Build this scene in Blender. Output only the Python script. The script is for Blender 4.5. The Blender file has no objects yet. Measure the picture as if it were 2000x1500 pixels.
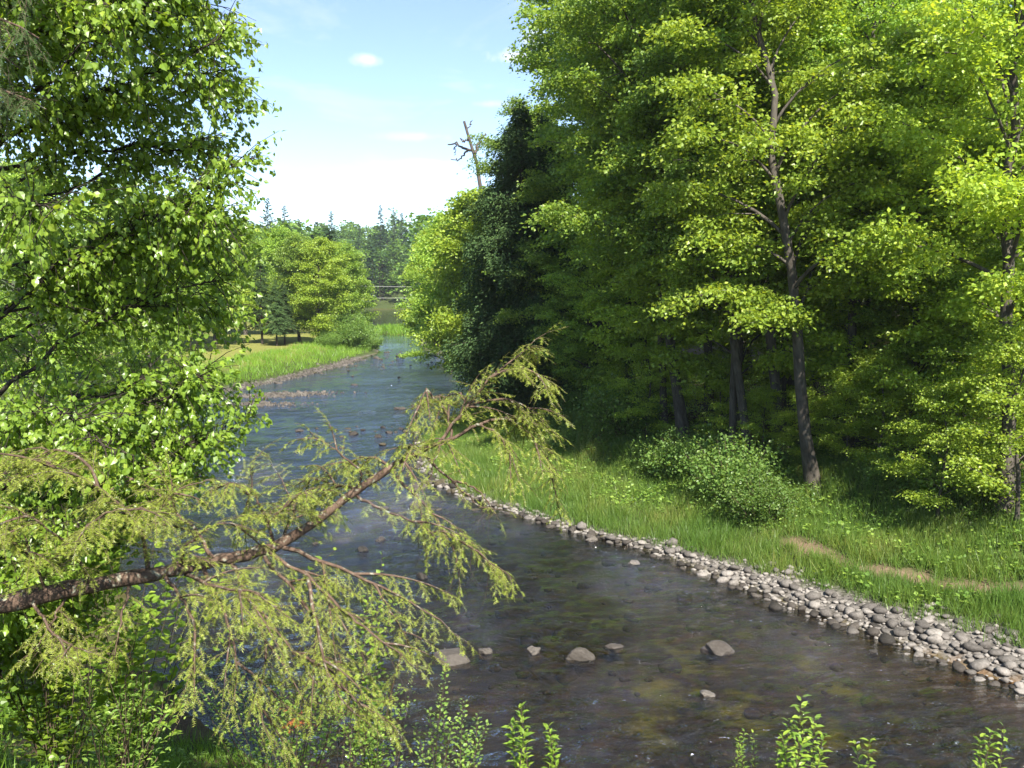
import bpy, math, random
import numpy as np
from mathutils import Matrix, Vector

# ------------------------------------------------------------------ camera
F_PX, HORIZON, CAM_H = 1732.0, 560.0, 8.0
sc = bpy.context.scene
cam_d = bpy.data.cameras.new("camera")
cam = bpy.data.objects.new("camera", cam_d)
sc.collection.objects.link(cam)
cam_d.sensor_width = 36.0
cam_d.lens = 36.0 * F_PX / 2000.0
cam_d.clip_start = 0.05
cam_d.clip_end = 5000.0
PITCH = math.atan((750.0 - HORIZON) / F_PX)
cam.location = (0, 0, CAM_H)
cam.rotation_euler = (math.radians(90) - PITCH, 0, 0)
sc.camera = cam

# ------------------------------------------------------------------ sky and sun
SUN_AZ, SUN_EL = math.radians(164), math.radians(47)
world = bpy.data.worlds.new("World")
sc.world = world
world.use_nodes = True
wn, wl = world.node_tree.nodes, world.node_tree.links
wn.clear()
w_out = wn.new("ShaderNodeOutputWorld")
w_bg = wn.new("ShaderNodeBackground")
w_bg.inputs["Strength"].default_value = 0.073
sky = wn.new("ShaderNodeTexSky")
sky.sky_type = 'NISHITA'
sky.sun_disc = False
sky.sun_elevation = SUN_EL
sky.sun_rotation = SUN_AZ
sky.air_density = 1.0
sky.dust_density = 0.2
sky.altitude = 2500
sky.ozone_density = 1.3
w_tc = wn.new("ShaderNodeTexCoord")


def wmath(op, a, b=None, c=None):
    n = wn.new("ShaderNodeMath"); n.operation = op
    for i, v in enumerate((a, b, c)):
        if v is None: continue
        if isinstance(v, (int, float)): n.inputs[i].default_value = v
        else: wl.new(v, n.inputs[i])
    return n.outputs[0]


w_sep = wn.new("ShaderNodeSeparateXYZ")
wl.new(w_tc.outputs["Generated"], w_sep.inputs[0])
zz = wmath('ADD', wmath('MAXIMUM', w_sep.outputs[2], 0.0), 0.12)
w_com = wn.new("ShaderNodeCombineXYZ")
wl.new(wmath('DIVIDE', w_sep.outputs[0], zz), w_com.inputs[0])
wl.new(wmath('DIVIDE', w_sep.outputs[1], zz), w_com.inputs[1])
w_n1 = wn.new("ShaderNodeTexNoise")
w_n1.inputs["Scale"].default_value = 1.3
w_n1.inputs["Detail"].default_value = 7
w_n1.inputs["Roughness"].default_value = 0.6
w_n1.inputs["Distortion"].default_value = 0.5
wl.new(w_com.outputs[0], w_n1.inputs["Vector"])
w_r1 = wn.new("ShaderNodeMapRange")
w_r1.inputs[1].default_value = 0.55
w_r1.inputs[2].default_value = 0.80
w_r1.inputs[3].default_value = 0.04
w_r1.inputs[4].default_value = 0.6
wl.new(w_n1.outputs["Fac"], w_r1.inputs[0])
# small cumulus wisps low in the sky
cl_fac = w_r1.outputs[0]
w_n2 = wn.new("ShaderNodeTexNoise")
w_n2.inputs["Scale"].default_value = 26
w_n2.inputs["Detail"].default_value = 7
w_n2.inputs["Roughness"].default_value = 0.62
wl.new(w_tc.outputs["Generated"], w_n2.inputs["Vector"])
for (px, py, rx, ry, amt) in [(1010, 128, 62, 20, 1.1), (1040, 95, 40, 26, .7), (728, 134, 30, 15, .9), (820, 340, 125, 24, .85),
                              (740, 350, 80, 14, .5), (810, 275, 75, 10, .45), (960, 215, 70, 9, .4), (610, 380, 150, 30, .25)]:
    ax, az = (px - 1000) / F_PX, (HORIZON - py) / F_PX
    # nearly planar small-angle offsets around that direction
    dx = wmath('DIVIDE', wmath('SUBTRACT', wmath('DIVIDE', w_sep.outputs[0], wmath('MAXIMUM', w_sep.outputs[1], .05)), ax), rx / F_PX)
    dz = wmath('DIVIDE', wmath('SUBTRACT', wmath('DIVIDE', w_sep.outputs[2], wmath('MAXIMUM', w_sep.outputs[1], .05)), az), ry / F_PX)
    rr = wmath('SQRT', wmath('ADD', wmath('MULTIPLY', dx, dx), wmath('MULTIPLY', dz, dz)))
    m = wmath('SUBTRACT', wmath('ADD', wmath('SUBTRACT', 1.0, rr), wmath('MULTIPLY', w_n2.outputs["Fac"], 2.6)), 1.25)
    m = wmath('MULTIPLY', wmath('MINIMUM', wmath('MAXIMUM', m, 0.0), 1.0), amt)
    cl_fac = wmath('MAXIMUM', cl_fac, m)
w_mix = wn.new("ShaderNodeMix"); w_mix.data_type = 'RGBA'
wl.new(cl_fac, w_mix.inputs["Factor"])
wl.new(sky.outputs[0], w_mix.inputs["A"])
w_mix.inputs["B"].default_value = (4.9, 5.0, 5.15, 1)
wl.new(w_mix.outputs["Result"], w_bg.inputs["Color"])
wl.new(w_bg.outputs[0], w_out.inputs["Surface"])

sun_d = bpy.data.lights.new("sun", 'SUN')
sun_d.energy = 4.0
sun_d.angle = math.radians(0.53)
sun_d.color = (1.0, 0.95, 0.86)
sun = bpy.data.objects.new("sun", sun_d)
sc.collection.objects.link(sun)
SUN_DIR = Vector((math.sin(SUN_AZ) * math.cos(SUN_EL), math.cos(SUN_AZ) * math.cos(SUN_EL), math.sin(SUN_EL)))
sun.rotation_euler = SUN_DIR.to_track_quat('Z', 'Y').to_euler()
sun.location = SUN_DIR * 60

sc.view_settings.view_transform = 'Standard'
sc.view_settings.look = 'None'
sc.view_settings.exposure = 1.95
sc.view_settings.gamma = 1.0
sc.view_settings.use_curve_mapping = False
sc.cycles.max_bounces = 12
sc.cycles.diffuse_bounces = 9
sc.cycles.transmission_bounces = 9
sc.cycles.transparent_max_bounces = 8
sc.cycles.caustics_reflective = False
sc.cycles.caustics_refractive = False
sc.cycles.sample_clamp_indirect = 4.0

# ------------------------------------------------------------------ helpers
rng = np.random.default_rng(7)


def P(px, py, y):
    """pixel of the photograph + distance along the view axis -> world point"""
    return np.array([(px - 1000.0) / F_PX * y, y, CAM_H - (py - HORIZON) / F_PX * y])


def W(px, py, z=0.0):
    """pixel -> point on the level z"""
    y = (CAM_H - z) * F_PX / (py - HORIZON)
    return ((px - 1000.0) / F_PX * y, y)


def vnoise(x, y, seed=0):
    x = np.asarray(x, float); y = np.asarray(y, float)
    xi = np.floor(x).astype(np.int64); yi = np.floor(y).astype(np.int64)
    xf = x - xi; yf = y - yi
    xf = xf * xf * (3 - 2 * xf); yf = yf * yf * (3 - 2 * yf)

    def h(a, b):
        n = (a * 374761393 + b * 668265263 + seed * 1442695041) & 0x7fffffff
        n = ((n ^ (n >> 13)) * 1274126177) & 0x7fffffff
        return ((n ^ (n >> 16)) & 0xffff) / 65535.0
    return (h(xi, yi) * (1 - xf) + h(xi + 1, yi) * xf) * (1 - yf) + (h(xi, yi + 1) * (1 - xf) + h(xi + 1, yi + 1) * xf) * yf


def fbm(x, y, seed=0, o=4):
    s = 0; a = 1; t = 0
    for i in range(o):
        s = s + a * vnoise(x * 2 ** i, y * 2 ** i, seed + i); t += a; a *= .5
    return s / t


def sstep(a, b, x):
    t = np.clip((np.asarray(x, float) - a) / (b - a), 0, 1)
    return t * t * (3 - 2 * t)


def unit(v):
    return v / np.maximum(np.linalg.norm(v, axis=-1, keepdims=True), 1e-9)


class MB:
    """collects vertices and faces (tris and quads) with one random value for each face"""
    def __init__(s):
        s.V = []; s.F = {3: [], 4: []}; s.R = {3: [], 4: []}; s.n = 0

    def add(s, V, F, r=None):
        V = np.asarray(V, float).reshape(-1, 3); F = np.asarray(F, np.int64)
        k = F.shape[1]
        s.V.append(V); s.F[k].append(F + s.n); s.n += len(V)
        s.R[k].append(np.full(len(F), .5) if r is None else np.broadcast_to(np.asarray(r, float), (len(F),)))
        return s

    def merge(s, o, M=None, off=None, sc_=1.0):
        for k in (3, 4):
            for f, r in zip(o.F[k], o.R[k]):
                s.F[k].append(f + s.n); s.R[k].append(r)
        for v in o.V:
            v = v * sc_
            if M is not None: v = v @ M.T
            if off is not None: v = v + off
            s.V.append(v)
        s.n += o.n

    def mesh(s, name, mat, smooth=True, off=(0, 0, 0)):
        me = bpy.data.meshes.new(name)
        if s.n == 0: return me
        V = np.concatenate(s.V) - np.asarray(off, float)
        me.vertices.add(len(V)); me.vertices.foreach_set("co", V.astype(np.float32).ravel())
        li, ls, rr = [], [], []
        st = 0
        for k in (3, 4):
            if s.F[k]:
                f = np.concatenate(s.F[k]); li.append(f.ravel())
                ls.append(st + np.arange(len(f)) * k); st += f.size
                rr.append(np.concatenate(s.R[k]))
        li = np.concatenate(li); ls = np.concatenate(ls)
        me.loops.add(len(li)); me.loops.foreach_set("vertex_index", li.astype(np.int32))
        me.polygons.add(len(ls)); me.polygons.foreach_set("loop_start", ls.astype(np.int32))
        me.update(calc_edges=True)
        me.polygons.foreach_set("use_smooth", np.full(len(ls), smooth, dtype=bool))
        at = me.attributes.new("rnd", 'FLOAT', 'FACE')
        at.data.foreach_set("value", np.concatenate(rr).astype(np.float32))
        me.materials.append(mat)
        return me


def link(name, data, parent=None, loc=None, rot=None, scale=None):
    o = bpy.data.objects.new(name, data)
    sc.collection.objects.link(o)
    if parent is not None: o.parent = parent
    if loc is not None: o.location = [float(v) for v in loc]
    if rot is not None: o.rotation_euler = rot
    if scale is not None: o.scale = (scale,) * 3 if isinstance(scale, (int, float)) else scale
    return o


def tag(o, label, cat, group=None):
    o["label"] = label; o["category"] = cat
    if group: o["group"] = group
    return o


def kind(o, k):
    o["kind"] = k
    return o


def thing(name, label, cat, loc, group=None, rot=None, scale=None):
    return tag(link(name, None, None, loc, rot, scale), label, cat, group)


def tube(mb, pts, rad, sides=6, r=.5):
    pts = np.asarray(pts, float); n = len(pts)
    rad = np.broadcast_to(np.asarray(rad, float), (n,))
    t = unit(np.gradient(pts, axis=0))
    ref = np.where(np.abs(t[:, 2:3]) > .9, np.array([[1., 0, 0]]), np.array([[0, 0, 1.]]))
    a = unit(np.cross(t, ref)); b = np.cross(t, a)
    ang = np.arange(sides) / sides * 2 * np.pi
    V = pts[:, None] + rad[:, None, None] * (np.cos(ang)[None, :, None] * a[:, None] + np.sin(ang)[None, :, None] * b[:, None])
    i = np.arange(n - 1)[:, None] * sides; j = np.arange(sides)[None]; j2 = (j + 1) % sides
    Fq = np.stack([i + j, i + j2, i + sides + j2, i + sides + j], -1).reshape(-1, 4)
    mb.add(V.reshape(-1, 3), Fq, r)


def spline(pts, n):
    """smooth resampling of a polyline (Catmull-Rom)"""
    p = np.asarray(pts, float)
    if len(p) < 3:
        t = np.linspace(0, 1, n)[:, None]
        return p[0] * (1 - t) + p[-1] * t
    q = np.vstack([2 * p[0] - p[1], p, 2 * p[-1] - p[-2]])
    d = np.linalg.norm(np.diff(p, axis=0), axis=1); c = np.concatenate([[0], np.cumsum(d)])
    s = np.linspace(0, c[-1], n)
    k = np.clip(np.searchsorted(c, s, side='right') - 1, 0, len(p) - 2)
    t = ((s - c[k]) / np.maximum(d[k], 1e-9))[:, None]
    p0, p1, p2, p3 = q[k], q[k + 1], q[k + 2], q[k + 3]
    return .5 * (2 * p1 + (p2 - p0) * t + (2 * p0 - 5 * p1 + 4 * p2 - p3) * t ** 2 + (3 * p1 - p0 - 3 * p2 + p3) * t ** 3)


LEAF4 = (np.array([[0, 0, 0], [.45, .42, .07], [1, 0, -.05], [.45, -.42, .07]]), np.array([[0, 2, 1], [0, 3, 2]]))
LEAF6 = (np.array([[0, 0, 0], [.2, .34, .05], [.55, .36, .06], [1, 0, -.1], [.55, -.36, .06], [.2, -.34, .05], [.45, 0, 0]]),
         np.array([[0, 6, 1], [1, 6, 2], [2, 6, 3], [3, 6, 4], [4, 6, 5], [5, 6, 0]]))
LEAFL = (np.array([[0, 0, 0], [.25, .2, .04], [.6, .19, .0], [1, 0, -.22], [.6, -.19, .0], [.25, -.2, .04], [.45, 0, -.02]]), LEAF6[1])
LEAF5 = (np.array([[0, 0, 0], [.38, .37, .06], [1, 0, -.1], [.38, -.37, .06], [.42, 0, 0]]), np.array([[0, 4, 1], [1, 4, 2], [2, 4, 3], [3, 4, 0]]))
NEEDLE = (np.array([[0, -.12, 0], [0, .12, 0], [1, 0, 0]]), np.array([[0, 1, 2]]))


def leaves(mb, pos, d, nrm, size, tmpl=LEAF4, r=None):
    pos = np.asarray(pos, float); n = len(pos)
    if n == 0: return
    d = unit(np.asarray(d, float)); nrm = np.asarray(nrm, float)
    s_ = unit(np.cross(nrm, d)); nn = np.cross(d, s_)
    T, Fc = tmpl
    size = np.broadcast_to(np.asarray(size, float), (n,))
    V = pos[:, None] + size[:, None, None] * (T[None, :, 0:1] * d[:, None] + T[None, :, 1:2] * s_[:, None] + T[None, :, 2:3] * nn[:, None])
    m = len(T)
    Fa = (np.arange(n)[:, None, None] * m + Fc[None]).reshape(-1, Fc.shape[1])
    if r is None: r = rng.random(n)
    mb.add(V.reshape(-1, 3), Fa, np.repeat(r, len(Fc)))


# ------------------------------------------------------------------ materials
def new_mat(name):
    m = bpy.data.materials.new(name); m.use_nodes = True
    n, l = m.node_tree.nodes, m.node_tree.links
    n.clear()
    return m, n, l, n.new("ShaderNodeOutputMaterial")


def ramp(n, stops):
    r = n.new("ShaderNodeValToRGB")
    e = r.color_ramp.elements
    while len(e) < len(stops): e.new(.5)
    for k, (p, c) in zip(e, stops): k.position = p; k.color = (*c, 1)
    return r


def leaf_mat(name, dark, mid, light, transl=.42, tcol=None, rough=.42, spec=.45, objvar=.25, refl=1.8):
    m, n, l, out = new_mat(name)
    at = n.new("ShaderNodeAttribute"); at.attribute_name = "rnd"
    rp = ramp(n, [(0, dark), (.55, mid), (1, light)])
    l.new(at.outputs["Fac"], rp.inputs[0])
    oi = n.new("ShaderNodeObjectInfo")
    hs = n.new("ShaderNodeHueSaturation")
    mr = n.new("ShaderNodeMapRange"); mr.inputs[3].default_value = 1 - objvar; mr.inputs[4].default_value = 1 + objvar
    l.new(oi.outputs["Random"], mr.inputs[0]); l.new(mr.outputs[0], hs.inputs["Value"])
    gain = n.new('ShaderNodeMix'); gain.data_type = 'RGBA'; gain.blend_type = 'MULTIPLY'; gain.inputs['Factor'].default_value = 1; gain.clamp_result = False
    l.new(rp.outputs[0], gain.inputs['A']); gain.inputs['B'].default_value = (refl, refl, refl, 1)
    l.new(gain.outputs['Result'], hs.inputs['Color'])
    bs = n.new("ShaderNodeBsdfPrincipled")
    bs.inputs["Roughness"].default_value = rough
    bs.inputs["Specular IOR Level"].default_value = spec
    l.new(hs.outputs[0], bs.inputs["Base Color"])
    tr = n.new("ShaderNodeBsdfTranslucent")
    mx = n.new("ShaderNodeMix"); mx.data_type = 'RGBA'; mx.blend_type = 'MULTIPLY'
    mx.inputs["Factor"].default_value = 1
    l.new(hs.outputs[0], mx.inputs["A"]); mx.inputs["B"].default_value = (*(tcol or (1.45, 1.3, .6)), 1)
    l.new(mx.outputs["Result"], tr.inputs["Color"])
    ms = n.new("ShaderNodeMixShader"); ms.inputs[0].default_value = transl
    l.new(bs.outputs[0], ms.inputs[1]); l.new(tr.outputs[0], ms.inputs[2])
    l.new(ms.outputs[0], out.inputs[0])
    return m


def bark_mat(name, a, b, lichen=None, scale=9.0, bump=.5):
    m, n, l, out = new_mat(name)
    tc = n.new("ShaderNodeTexCoord")
    mp = n.new("ShaderNodeMapping"); mp.inputs["Scale"].default_value = (1, 1, .28)
    l.new(tc.outputs["Object"], mp.inputs[0])
    ns = n.new("ShaderNodeTexNoise"); ns.inputs["Scale"].default_value = scale; ns.inputs["Detail"].default_value = 8
    ns.inputs["Roughness"].default_value = .65
    l.new(mp.outputs[0], ns.inputs["Vector"])
    rp = ramp(n, [(.3, a), (.7, b)]); l.new(ns.outputs["Fac"], rp.inputs[0])
    col = rp.outputs[0]
    if lichen:
        n2 = n.new("ShaderNodeTexNoise"); n2.inputs["Scale"].default_value = scale * 1.2; n2.inputs["Detail"].default_value = 4
        l.new(tc.outputs["Object"], n2.inputs["Vector"])
        r2 = ramp(n, [(.58, (0, 0, 0)), (.72, (.6, .6, .6))]); l.new(n2.outputs["Fac"], r2.inputs[0])
        mx = n.new("ShaderNodeMix"); mx.data_type = 'RGBA'
        l.new(r2.outputs[0], mx.inputs["Factor"]); l.new(col, mx.inputs["A"]); mx.inputs["B"].default_value = (*lichen, 1)
        col = mx.outputs["Result"]
    bs = n.new("ShaderNodeBsdfPrincipled"); bs.inputs["Roughness"].default_value = .9
    bs.inputs["Specular IOR Level"].default_value = .15
    l.new(col, bs.inputs["Base Color"])
    bp = n.new("ShaderNodeBump"); bp.inputs["Strength"].default_value = bump; bp.inputs["Distance"].default_value = .03
    l.new(ns.outputs["Fac"], bp.inputs["Height"]); l.new(bp.outputs[0], bs.inputs["Normal"])
    l.new(bs.outputs[0], out.inputs[0])
    return m


def stone_mat(name, a, b, c):
    m, n, l, out = new_mat(name)
    tc = n.new("ShaderNodeTexCoord"); oi = n.new("ShaderNodeObjectInfo")
    at = n.new("ShaderNodeAttribute"); at.attribute_name = "rnd"
    ad = n.new("ShaderNodeMath"); ad.operation = 'ADD'
    l.new(oi.outputs["Random"], ad.inputs[0]); l.new(at.outputs["Fac"], ad.inputs[1])
    fr = n.new("ShaderNodeMath"); fr.operation = 'FRACT'; l.new(ad.outputs[0], fr.inputs[0])
    rp = ramp(n, [(0, a), (.5, b), (1, c)]); l.new(fr.outputs[0], rp.inputs[0])
    ns = n.new("ShaderNodeTexNoise"); ns.inputs["Scale"].default_value = 7; ns.inputs["Detail"].default_value = 8
    ns.inputs["Roughness"].default_value = .7
    l.new(tc.outputs["Object"], ns.inputs["Vector"])
    r2 = ramp(n, [(.3, (.5, .48, .45)), (.7, (1.2, 1.2, 1.2))]); l.new(ns.outputs["Fac"], r2.inputs[0])
    mx = n.new("ShaderNodeMix"); mx.data_type = 'RGBA'; mx.blend_type = 'MULTIPLY'; mx.inputs["Factor"].default_value = 1
    l.new(rp.outputs[0], mx.inputs["A"]); l.new(r2.outputs[0], mx.inputs["B"])
    bs = n.new("ShaderNodeBsdfPrincipled"); bs.inputs["Roughness"].default_value = .8
    bs.inputs["Specular IOR Level"].default_value = .3
    l.new(mx.outputs["Result"], bs.inputs["Base Color"])
    bp = n.new("ShaderNodeBump"); bp.inputs["Strength"].default_value = .35; bp.inputs["Distance"].default_value = .03
    l.new(ns.outputs["Fac"], bp.inputs["Height"]); l.new(bp.outputs[0], bs.inputs["Normal"])
    l.new(bs.outputs[0], out.inputs[0])
    return m


M_MAPLE = leaf_mat("maple_leaves", (.065, .12, .018), (.12, .185, .026), (.185, .245, .034), transl=.5)
M_BRIGHT = leaf_mat("spring_leaves", (.095, .15, .018), (.16, .225, .026), (.235, .285, .034), transl=.5, objvar=.18)
M_ASH = leaf_mat("ash_leaves", (.06, .115, .02), (.11, .175, .028), (.165, .225, .036), transl=.5)
M_BIRCH = leaf_mat("birch_leaves", (.07, .12, .014), (.125, .195, .022), (.19, .25, .03), transl=.52, refl=1.6, rough=.36, spec=.6, objvar=.12)
M_SHRUB = leaf_mat("willow_leaves", (.075, .15, .03), (.125, .21, .045), (.19, .27, .065), transl=.5, refl=1.3)
M_HEM = leaf_mat("hemlock_needles", (.12, .165, .022), (.22, .27, .038), (.33, .36, .06), transl=.45, tcol=(1.3, 1.2, .7), objvar=.05, refl=1.25)
M_DARKC = leaf_mat("dark_conifer_needles", (.02, .042, .014), (.04, .072, .022), (.065, .10, .03), transl=.3, rough=.7, spec=.2)
M_FARC = leaf_mat("far_conifer_needles", (.016, .034, .016), (.026, .05, .022), (.04, .07, .028), transl=.15, rough=.7, spec=.2)
M_GRASS = leaf_mat("bank_grass", (.07, .135, .024), (.11, .17, .03), (.20, .205, .06), transl=.45, objvar=0, refl=1.35)
M_MEADOW = leaf_mat("meadow_grass", (.085, .17, .016), (.13, .225, .022), (.19, .27, .03), transl=.4, objvar=0, refl=1.4)
M_WEED = leaf_mat("weed_leaves", (.075, .14, .025), (.125, .20, .035), (.19, .26, .05), transl=.5, objvar=.1)
M_DEAD = leaf_mat("dead_needles", (.22, .06, .02), (.30, .085, .03), (.36, .13, .05), transl=.3, tcol=(1.3, 1, .8), objvar=0)
M_BARK = bark_mat("bark_grey_brown", (.03, .025, .02), (.115, .10, .082))
M_BARKD = bark_mat("bark_dark", (.018, .014, .011), (.06, .048, .038))
M_BARKH = bark_mat("bark_hemlock", (.045, .028, .020), (.13, .088, .062), lichen=(.34, .36, .27), scale=22)
M_BARKF = bark_mat("bark_snag", (.04, .033, .028), (.11, .092, .08))
M_TWIG = bark_mat("twig_brown", (.05, .035, .024), (.12, .09, .06), scale=30, bump=.1)
M_STONE = stone_mat("shore_stone", (.07, .063, .056), (.135, .122, .11), (.23, .21, .19))
M_STONEW = stone_mat("wet_stone", (.025, .022, .018), (.045, .038, .032), (.075, .065, .055))
M_ROCK = stone_mat("river_rock", (.05, .043, .036), (.085, .075, .064), (.13, .115, .10))
M_STONEB = stone_mat("bed_stone", (.06, .05, .03), (.12, .09, .05), (.2, .15, .09))

# ------------------------------------------------------------------ terrain
LEFT = np.array([(60, -6), (30, 2), (14, 7.5), (6, 10.3), (1, 11.7), (-2.6, 13), (-5.2, 15), (-8.2, 18.5), (-13, 28), (-19, 42), (-24, 58), (-22.5, 67),
                 W(490, 752), W(560, 739), W(620, 723), W(660, 713), W(700, 701), W(742, 688), W(732, 671), W(724, 655),
                 (-27, 165), (-33, 190), (-39, 222), (-48, 260), (-56, 290), (-50, 312), (-20, 319), (22, 322)])
RIGHT = np.array([(70, 5), (24, 11), W(2300, 1480), W(2080, 1395), W(2000, 1358), W(1900, 1318), W(1750, 1262), W(1600, 1212), W(1500, 1172), W(1400, 1130),
                  W(1300, 1093), W(1200, 1062), W(1100, 1033), W(1000, 1003), W(900, 968), W(850, 940), W(824, 900), W(820, 872),
                  W(846, 848), W(905, 815), W(955, 780), W(962, 742), W(932, 715), W(900, 700), W(862, 691), W(832, 684),
                  W(824, 670), (-15.5, 146), (-24.5, 151), (-25, 161), (-16, 168), (-8, 180), (6, 210), (22, 260), (30, 322)])
POLY = np.vstack([LEFT, RIGHT[::-1]])


def dseg(x, y, L):
    best = np.full(x.shape, 1e9)
    for (ax, ay), (bx, by) in zip(L[:-1], L[1:]):
        dx, dy = bx - ax, by - ay
        t = np.clip(((x - ax) * dx + (y - ay) * dy) / (dx * dx + dy * dy), 0, 1)
        best = np.minimum(best, (x - ax - t * dx) ** 2 + (y - ay - t * dy) ** 2)
    return np.sqrt(best)


def inpoly(x, y):
    c = np.zeros(x.shape, bool)
    n = len(POLY)
    for i in range(n):
        ax, ay = POLY[i]; bx, by = POLY[(i + 1) % n]
        k = (ay > y) != (by > y)
        c ^= k & (x < (bx - ax) * (y - ay) / (by - ay + 1e-12) + ax)
    return c


PATH = np.array([P(1560, 1050, 25)[:2], W(1600, 1062, .9), W(1700, 1095, .95), W(1800, 1112, 1.0), W(1900, 1128, 1.05), W(2000, 1140, 1.1), W(2300, 1190, 1.2)])


def terrain(x, y):
    x = np.asarray(x, float); y = np.asarray(y, float)
    wob = (fbm(x * 1.3, y * 1.3, 3) - .5) * .5 * sstep(0, 8, y) * sstep(75, 45, y) + (fbm(x * .25, y * .25, 5) - .5) * 2.0 * sstep(90, 130, y)
    dl, dr = dseg(x, y, LEFT), dseg(x, y, RIGHT)
    inside = inpoly(x, y)
    d = np.minimum(dl, dr)
    sd = np.where(inside, -d, d) + wob
    right = dr < dl
    dd = np.maximum(sd, 0)
    hr = np.interp(dd, [0, .35, 1.2, 3.6, 4.3, 6.2, 12, 40, 120, 400], [.0, .12, .32, .85, 1.05, 2.05, 2.6, 4.6, 11, 20])
    hn = np.interp(dd, [0, 1.5, 9.5, 12, 40], [.0, .4, 6.2, 6.5, 7.5])
    hl = np.interp(dd, [0, 2, 6, 20, 60, 150, 400], [.0, .45, 1.1, 1.7, 3.5, 9, 16])
    hf = np.interp(dd, [0, 10, 60, 150, 400], [.0, 2, 11, 27, 40])
    near = sstep(58, 24, y)
    far = sstep(230, 300, y)
    h = np.where(right, hr, hn * near + hl * (1 - near))
    h = h * (1 - far) + hf * far
    spit = sstep(130, 140, y) * sstep(178, 172, y) * (x > -27) * (x < -8)
    h = np.where((spit > 0) & (~inside), np.minimum(h, .5), h)
    bed = -np.interp(-sd, [0, .6, 3, 8], [.0, .12, .34, .5])
    bed = bed + (fbm(x * .9, y * .9, 11) - .5) * .22 * sstep(0, 1.5, -sd)
    # reef of stones at the head of the rapids
    z = np.where(sd > 0, h, bed)
    z = z + (fbm(x * .8, y * .8, 21) - .5) * .35 * sstep(.5, 4, sd) + (fbm(x * 3.1, y * 3.1, 23) - .5) * .09 * sstep(0, 1.0, sd)
    # worn dirt path cut into the right bank
    dp = dseg(x, y, PATH)
    return z, sd, right, dp


def tz(x, y):
    return float(terrain(np.array([x]), np.array([y]))[0][0])


def grid_mesh(xs, ys, zfun):
    X, Y = np.meshgrid(xs, ys)
    return X, Y


nx, ny = 330, 380
u = np.linspace(-1, 1, nx)
xs = 1.0 + 6 * np.sinh(u * math.asinh(520 / 6))
u0, u1 = math.asinh(-52 / 14), math.asinh(720 / 14)
ys = 22 + 14 * np.sinh(np.linspace(u0, u1, ny))
X, Y = np.meshgrid(xs, ys)
Z, SD, RT, DP = terrain(X, Y)
V = np.stack([X, Y, Z], -1).reshape(-1, 3)
i = np.arange(ny - 1)[:, None] * nx; j = np.arange(nx - 1)[None]
Fq = np.stack([i + j, i + j + 1, i + j + nx + 1, i + j + nx], -1).reshape(-1, 4)

# ground material, blended by masks that follow the lie of the land
m, n, l, out = new_mat("ground_soil_and_bed")
tc = n.new("ShaderNodeTexCoord")


def gattr(nm):
    a = n.new("ShaderNodeAttribute"); a.attribute_name = nm; return a.outputs["Fac"]


def gnoise(s, det=6, rough=.6):
    a = n.new("ShaderNodeTexNoise"); a.inputs["Scale"].default_value = s; a.inputs["Detail"].default_value = det
    a.inputs["Roughness"].default_value = rough
    l.new(tc.outputs["Object"], a.inputs["Vector"]); return a.outputs["Fac"]


def gmix(f, a, b):
    x = n.new("ShaderNodeMix"); x.data_type = 'RGBA'
    l.new(f, x.inputs["Factor"])
    for k, v in (("A", a), ("B", b)):
        if isinstance(v, tuple): x.inputs[k].default_value = (*v, 1)
        else: l.new(v, x.inputs[k])
    return x.outputs["Result"]


def gramp(f, stops):
    r = ramp(n, stops); l.new(f, r.inputs[0]); return r.outputs[0]


nA, nB, nC = gnoise(3.2), gnoise(14, 8, .7), gnoise(.5, 4)
soil = gramp(nA, [(.3, (.03, .042, .012)), (.7, (.06, .08, .022))])
litter = gramp(nB, [(.3, (.04, .028, .016)), (.6, (.10, .07, .04)), (.75, (.17, .125, .08))])
path = gramp(nB, [(.3, (.10, .065, .042)), (.7, (.20, .14, .095))])
vor = n.new("ShaderNodeTexVoronoi"); vor.inputs["Scale"].default_value = 13
l.new(tc.outputs["Object"], vor.inputs["Vector"])
sepc = n.new("ShaderNodeSeparateColor"); l.new(vor.outputs["Color"], sepc.inputs[0])
grav = gramp(sepc.outputs[0], [(.0, (.045, .04, .035)), (.5, (.11, .10, .088)), (1, (.21, .19, .17))])
bedc = gramp(nA, [(.28, (.032, .032, .011)), (.5, (.065, .056, .017)), (.68, (.115, .08, .023)), (.8, (.07, .08, .014))])
mead = gramp(nA, [(.3, (.12, .135, .03)), (.7, (.20, .19, .055))])
c = gmix(gattr("litter"), soil, litter)
c = gmix(gattr("meadow"), c, mead)
c = gmix(gattr("path"), c, path)
c = gmix(gattr("gravel"), c, grav)
c = gmix(gattr("bed"), c, bedc)
alg = n.new("ShaderNodeTexNoise"); alg.inputs["Scale"].default_value = .9; alg.inputs["Detail"].default_value = 6
l.new(tc.outputs["Object"], alg.inputs["Vector"])
am = n.new("ShaderNodeMath"); am.operation = 'MULTIPLY'
l.new(gramp(alg.outputs["Fac"], [(.52, (0, 0, 0)), (.62, (1, 1, 1))]), am.inputs[0]); l.new(gattr("algae"), am.inputs[1])
c = gmix(am.outputs[0], c, (.20, .24, .012))
c = gmix(gattr("rust"), c, gramp(nB, [(.3, (.11, .055, .02)), (.7, (.22, .12, .045))]))
bs = n.new("ShaderNodeBsdfPrincipled"); bs.inputs["Roughness"].default_value = .95
bs.inputs["Specular IOR Level"].default_value = .1
l.new(c, bs.inputs["Base Color"])
bp = n.new("ShaderNodeBump"); bp.inputs["Strength"].default_value = .6; bp.inputs["Distance"].default_value = .06
l.new(nB, bp.inputs["Height"]); l.new(bp.outputs[0], bs.inputs["Normal"])
l.new(bs.outputs[0], out.inputs[0])
M_GROUND = m
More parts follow.
